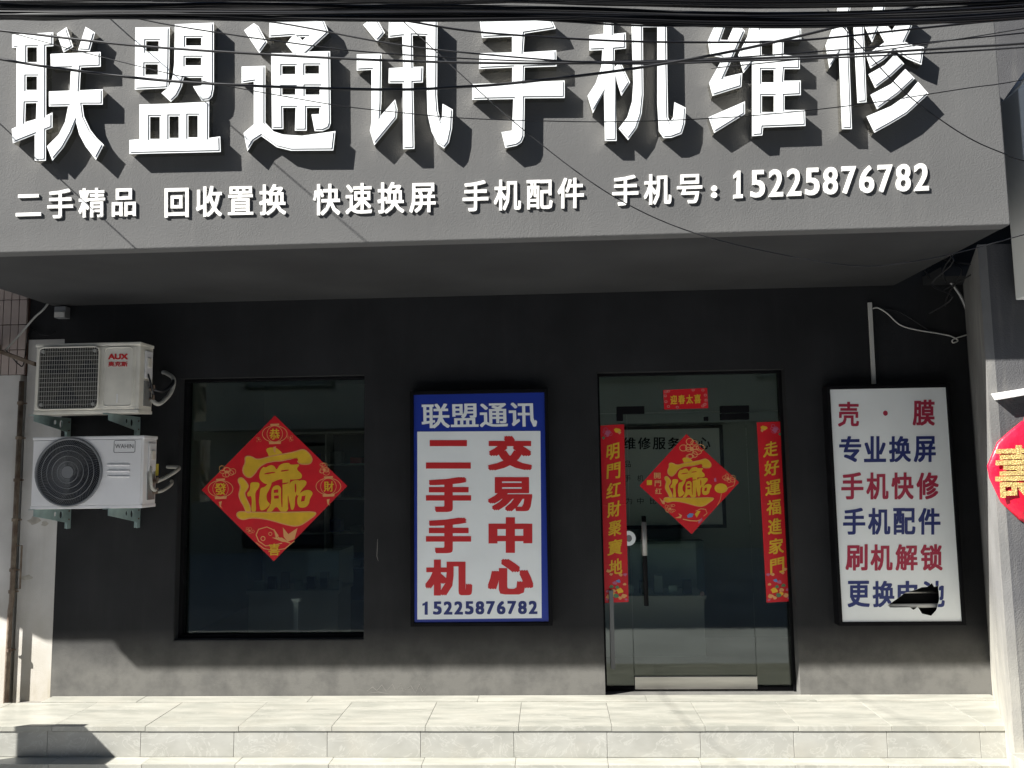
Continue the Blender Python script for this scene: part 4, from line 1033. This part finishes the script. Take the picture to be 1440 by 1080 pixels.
vs.append(tuple(OP(cpx, cpy, .030)-o0)); fs += [(3*n+i, 3*n+(i+1) % n, 4*n) for i in range(n)]
b_ = len(vs); vs += [tuple(OP(x, y, -.006)-o0) for x, y in out]; fs += [(i, b_+i, b_+(i+1) % n, (i+1) % n) for i in range(n)]; fs.append(tuple(range(b_, b_+n)))
me = bpy.data.meshes.new('satin_pad'); me.from_pydata(vs, [], fs)
bm = bmesh.new(); bm.from_mesh(me); bmesh.ops.recalc_face_normals(bm, faces=bm.faces[:]); bm.to_mesh(me); bm.free()
link('satin_pad', me, REDFAB, t, True)
text_on('gold_character', '壽', ((1397,627),(1468,625),(1468,700),(1401,702)), YO-.0335, mat('gold_glitter', (.72, .52, .22), .35, .5, col2=(.45, .30, .08), scale=160, bump=.8, bscale=200), t, .022)
MB().tube([OP(1440, 594, .004), OP(1443, 575, .004), OP(1446, 562, .004)], .003, 6).build('hanging_cord', REDFAB, t)
a, b = P(1397, 559, Y=YPR-.03), P(1470, 547, Y=YPR-.03)
wr = MB().prism([(a.x, YPR-.06, a.z+.022), (b.x, YPR-.06, b.z+.022), (b.x, YPR-.06, b.z-.014), (a.x+.02, YPR-.06, a.z-.014)], (0, .0575, 0)).build('white_batten', WHITES, None, .003)
tag(wr, 'short white batten on the right pier above the red ornament', 'batten')

# ================================================================ OVERHEAD CABLES
def pxwire(name, pts, D, r, material, label, group=None):
    """cable strung in the vertical plane D metres in front of the camera position, followed past the frame on both sides"""
    Y = CAM.y + D
    w3 = [P(x, y, Y=Y) for x, y in pts]
    return wire(name, w3, r, material, label, 'cable', group, 6, 5)
thin = 'thin cables strung across the sign'
pxwire('overhead_cable', [(-250,20),(0,43),(189,64),(400,78),(560,85.5),(720,89),(880,88),(1040,83),(1200,76),(1360,66),(1440,61),(1700,40)], 2.7, .0042, CABLEG, 'black cable sagging across the upper middle of all the big characters', thin)
pxwire('overhead_cable', [(-250,35),(0,83),(113,100),(240,114),(400,122.5),(560,126),(650,122),(720,117),(880,98),(1040,70),(1200,32),(1260,16),(1400,-20)], 2.6, .0046, CABLEG, 'black cable low across the left characters and rising steeply to the right', thin)
pxwire('overhead_cable', [(-200,-10),(22,48),(107,71),(240,104),(320,121),(400,135.5),(480,149),(560,158),(649,166),(760,170),(880,171),(1040,164),(1200,148),(1360,124),(1440,112),(1700,60)], 2.75, .0017, CABLE, 'hair-thin lowest cable drooping across the feet of the big characters', thin)
pxwire('overhead_cable', [(60,-10),(198,27),(320,48),(400,59),(504,72),(649,82),(760,86),(880,86),(1040,80.5),(1300,60),(1500,40)], 2.72, .0024, CABLE, 'thin cable starting above the second big character and joining the sagging one', thin)
pxwire('overhead_cable', [(150,-14),(249,9),(320,23),(409,35),(560,63),(720,80),(880,90),(1040,86),(1200,80),(1360,72),(1500,62)], 2.66, .0028, CABLEG, 'grey cable slanting down from the bundle above the third big character', thin)
pxwire('overhead_cable', [(430,8),(569,29),(640,41),(720,49),(880,58),(1040,59.5),(1120,57),(1200,50),(1253,44),(1360,33),(1440,25),(1600,5)], 2.62, .0034, CABLE, 'black cable across the tops of the characters on the right half', thin)
pxwire('overhead_cable', [(520,-12),(567,30),(640,97),(720,169),(809,240),(880,286),(960,322),(1060,350),(1200,374),(1290,367),(1360,352),(1440,330),(1700,260)], 2.8, .0019, CABLEG, 'thin wire falling from the bundle past the phone line and sagging under the canopy edge', thin)
pxwire('overhead_cable', [(1160,10),(1215,70),(1270,128),(1325,170),(1370,198),(1412,216),(1440,226),(1600,262)], 2.8, .0019, CABLE, 'thin wire crossing the last big character and leaving at the right edge', thin)
pxwire('overhead_cable', [(1000,96),(1120,84),(1215,74),(1360,53),(1440,40),(1600,14)], 2.7, .002, CABLEG, 'thin pale wire just above the sagging cable at the right end', thin)
def sagf(x):
    ks = [(-300,24),(0,29),(240,28),(400,29),(560,28),(720,29),(880,34),(1040,38),(1200,37),(1360,30),(1440,24),(1740,0)]
    for (a, b), (c_, d) in zip(ks[:-1], ks[1:]):
        if a <= x <= c_: return b+(d-b)*(x-a)/(c_-a)
    return 24
rn = random.Random(3)
for i in range(44):
    off = -2-i*1.02+rn.uniform(-1.2, 1.2)
    ph, am = rn.uniform(0, 6.28), (rn.uniform(.5, 2.2) if i % 4 else rn.uniform(3, 5.5)); f1 = rn.uniform(.003, .009) if i % 4 else rn.uniform(.006, .016); tilt = rn.uniform(-.007, .007)
    pts = []
    for x in range(-300, 1760, 120):
        s_ = sagf(x); pts.append((x, s_*(1 if i < 18 else .8)+off+am*math.sin(x*f1+ph)+(x-720)*tilt))
    D = 2.35+rn.uniform(-.10, .16)
    r_ = rn.choice((.0028, .0035, .0045, .0055, .0065))
    pxwire('bundle_cable', pts, D, r_, rn.choice((CABLE, CABLE, CABLE, CABLEG)), 'black overhead cable in the dense bundle across the top of the picture', 'dense bundle of overhead cables')
# two drop cables from above the frame down to the fascia: they throw the slanting lines on it
for x0_, z0_, lab in ((P(150, 22, Y=YF).x, P(150, 22, Y=YF).z, 'drop cable reaching the fascia above the second big character'), (P(-15, 160, Y=YF).x, P(-15, 160, Y=YF).z, 'drop cable reaching the fascia beside the first big character')):
    wire('drop_cable', [(x0_, YF+.004, z0_), (x0_, YF-.2, z0_+.004), (x0_, YF-.7, z0_+.03), (x0_-.05, YF-1.6, z0_+.2), (x0_-.2, -4.6, z0_+.7)], .0032, CABLE, lab, 'cable', 'drop cables fixed to the fascia')

# ================================================================ INSIDE THE SHOP
bo = P(0, 0, Y=0)
YBd = 1.9
def ipx(x, y, Y=YBd): return P(x, y, Y=Y)
a, b = ipx(872, 600), ipx(1021, 742)
bd = thing('wall_board', ((a.x+b.x)/2, YBd, b.z), 'framed service board with black characters inside behind the door', 'board')
m_, rs = frame_rect(a.x, b.x, b.z, a.z, .03)
for q_ in rs: m_.box(q_[0], q_[1], YBd-.03, YBd, q_[2], q_[3])
m_.build('board_frame', BLACKF, bd)
box('board_panel', a.x+.03, b.x-.03, YBd-.012, YBd-.004, b.z+.03, a.z-.03, WHITEP, bd)
for i, ch in enumerate('维修服务中心'):
    x = 876+i*21; text_on('board_character', ch, rectq(x, 615, x+18, 632), YBd-.014, INKB, bd, .02)
for x0_, y0_, ch in ((878,648,'品'),(878,668,'手'),(896,668,'机'),(880,700,'为'),(896,700,'中'),(914,700,'比'),(986,652,'快'),(1000,668,'修')):
    text_on('board_character', ch, rectq(x0_, y0_, x0_+9, y0_+9), YBd-.014, INKB, bd, .0)
# partition that carries the board
pt = MB().box(-.35, 2.6, YBd+.001, YBd+.08, ZL-.009, 2.98).build('partition', ROOMW, shop)
# counters
def counter(x0, x1, y0, y1, h, label):
    t = thing('display_counter', ((x0+x1)/2, (y0+y1)/2, ZL-.01), label, 'counter', 'glass display counters inside the shop')
    MB().box(x0+.02, x1-.02, y0+.02, y1-.02, ZL-.008, ZL+.45).build('counter_base', FURN, t)
    MB().box(x0, x1, y0, y1, ZL+.451, ZL+.48).build('counter_shelf', FURN, t)
    MB().box(x0+.01, x1-.01, y0, y0+.006, ZL+.481, ZL+h-.021).build('counter_glass', GLASSI, t)
    MB().box(x0, x1, y0, y1, ZL+h-.02, ZL+h).build('counter_top', GLASSI, t)
    MB().box(x0, x1, y1-.02, y1, ZL+.481, ZL+h-.021).build('counter_back', FURN, t)
    for i in range(int((x1-x0)/.12)):
        MB().box(x0+.04+i*.12, x0+.11+i*.12, y0+.1, y0+.16, ZL+.4815, ZL+.5+.12*((i*7) % 3)/3+.05).build('boxed_phone', (WHITEP, DARKW, STEELP)[i % 3], t)
counter(.2, 1.25, 1.15, 1.6, .92, 'white glass-topped display counter behind the door')
counter(-2.75, -1.9, 1.6, 2.1, .85, 'pale display counter behind the window')
sh = thing('wall_cabinet', (-2.7, 3.9, ZL), 'dark wall cabinet with shelves at the back of the shop', 'cabinet')
MB().box(-3.4, -1.2, 4.15, 4.19, ZL-.009, 2.4).build('cabinet_back', DARKW, sh)
for x_ in (-3.4, -2.67, -1.94, -1.22): MB().box(x_, x_+.02, 3.85, 4.149, ZL-.009, 2.4).build('cabinet_upright', FURN, sh)
for z_ in (.8, 1.2, 1.6, 2.0, 2.38):
    for x_ in (-3.379, -2.649, -1.919): MB().box(x_, x_+.706, 3.86, 4.149, z_, z_+.02).build('cabinet_shelf', FURN, sh)
    if z_ < 2.3:
        for i in range(9):
            xx = -3.34+i*.24; MB().box(xx, xx+.13, 3.9, 4.05, z_+.021, z_+.09+.1*((i*5+int(z_*10)) % 4)/4).build('stock_box', (WHITEP, BLUEP, REDP, DARKW, STEELP)[(i*3+int(z_*10)) % 5], sh)
# white display post standing behind the window
a = P(417, 842, Y=.5); b = P(417, 889, Y=.5)
po = thing('display_stand', (a.x, .5, ZL-.01), 'white T shaped stand behind the bottom of the window', 'stand')
MB().box(a.x-.018, a.x+.018, .49, .51, ZL+.01, a.z-.02).build('stand_post', FURN, po)
MB().box(a.x-.035, a.x+.035, .48, .52, a.z-.0195, a.z+.005).build('stand_head', WHITEE, po, .003)
MB().box(a.x-.09, a.x+.09, .42, .58, ZL-.009, ZL+.0095).build('stand_foot', FURN, po)

# ================================================================ ACROSS THE STREET (seen only as a reflection in the glass; made tall to block sky light)
ob = thing('opposite_building', (0, -13.5, 0), 'plain five storey row across the street behind the viewer', 'building')
MB().box(-34, 34, -22, -13.5, 0, 15.8).build('wall', OPPW, ob)
MB().box(-34.2, 34.2, -22.2, -13.2, 15.801, 16.2).build('roof_slab', OPPW, ob)
for fl_, (z0_, z1_) in enumerate(((.1, 2.6), (3.9, 5.6), (7.1, 8.8), (10.3, 12.0), (13.5, 15.2))):
    for i in range(16):
        x_ = -32+i*4.1
        o = MB().box(x_, x_+2.2, -13.51, -13.47, z0_, z1_).build('window', BLACKF, ob)
        MB().box(x_+.08, x_+2.12, -13.469, -13.462, z0_+.08, z1_-.08).build('pane', GLASSD, o)
MB().box(-34, 34, -13.49, -12.7, 2.9, 3.05).build('awning', OPPW, ob)
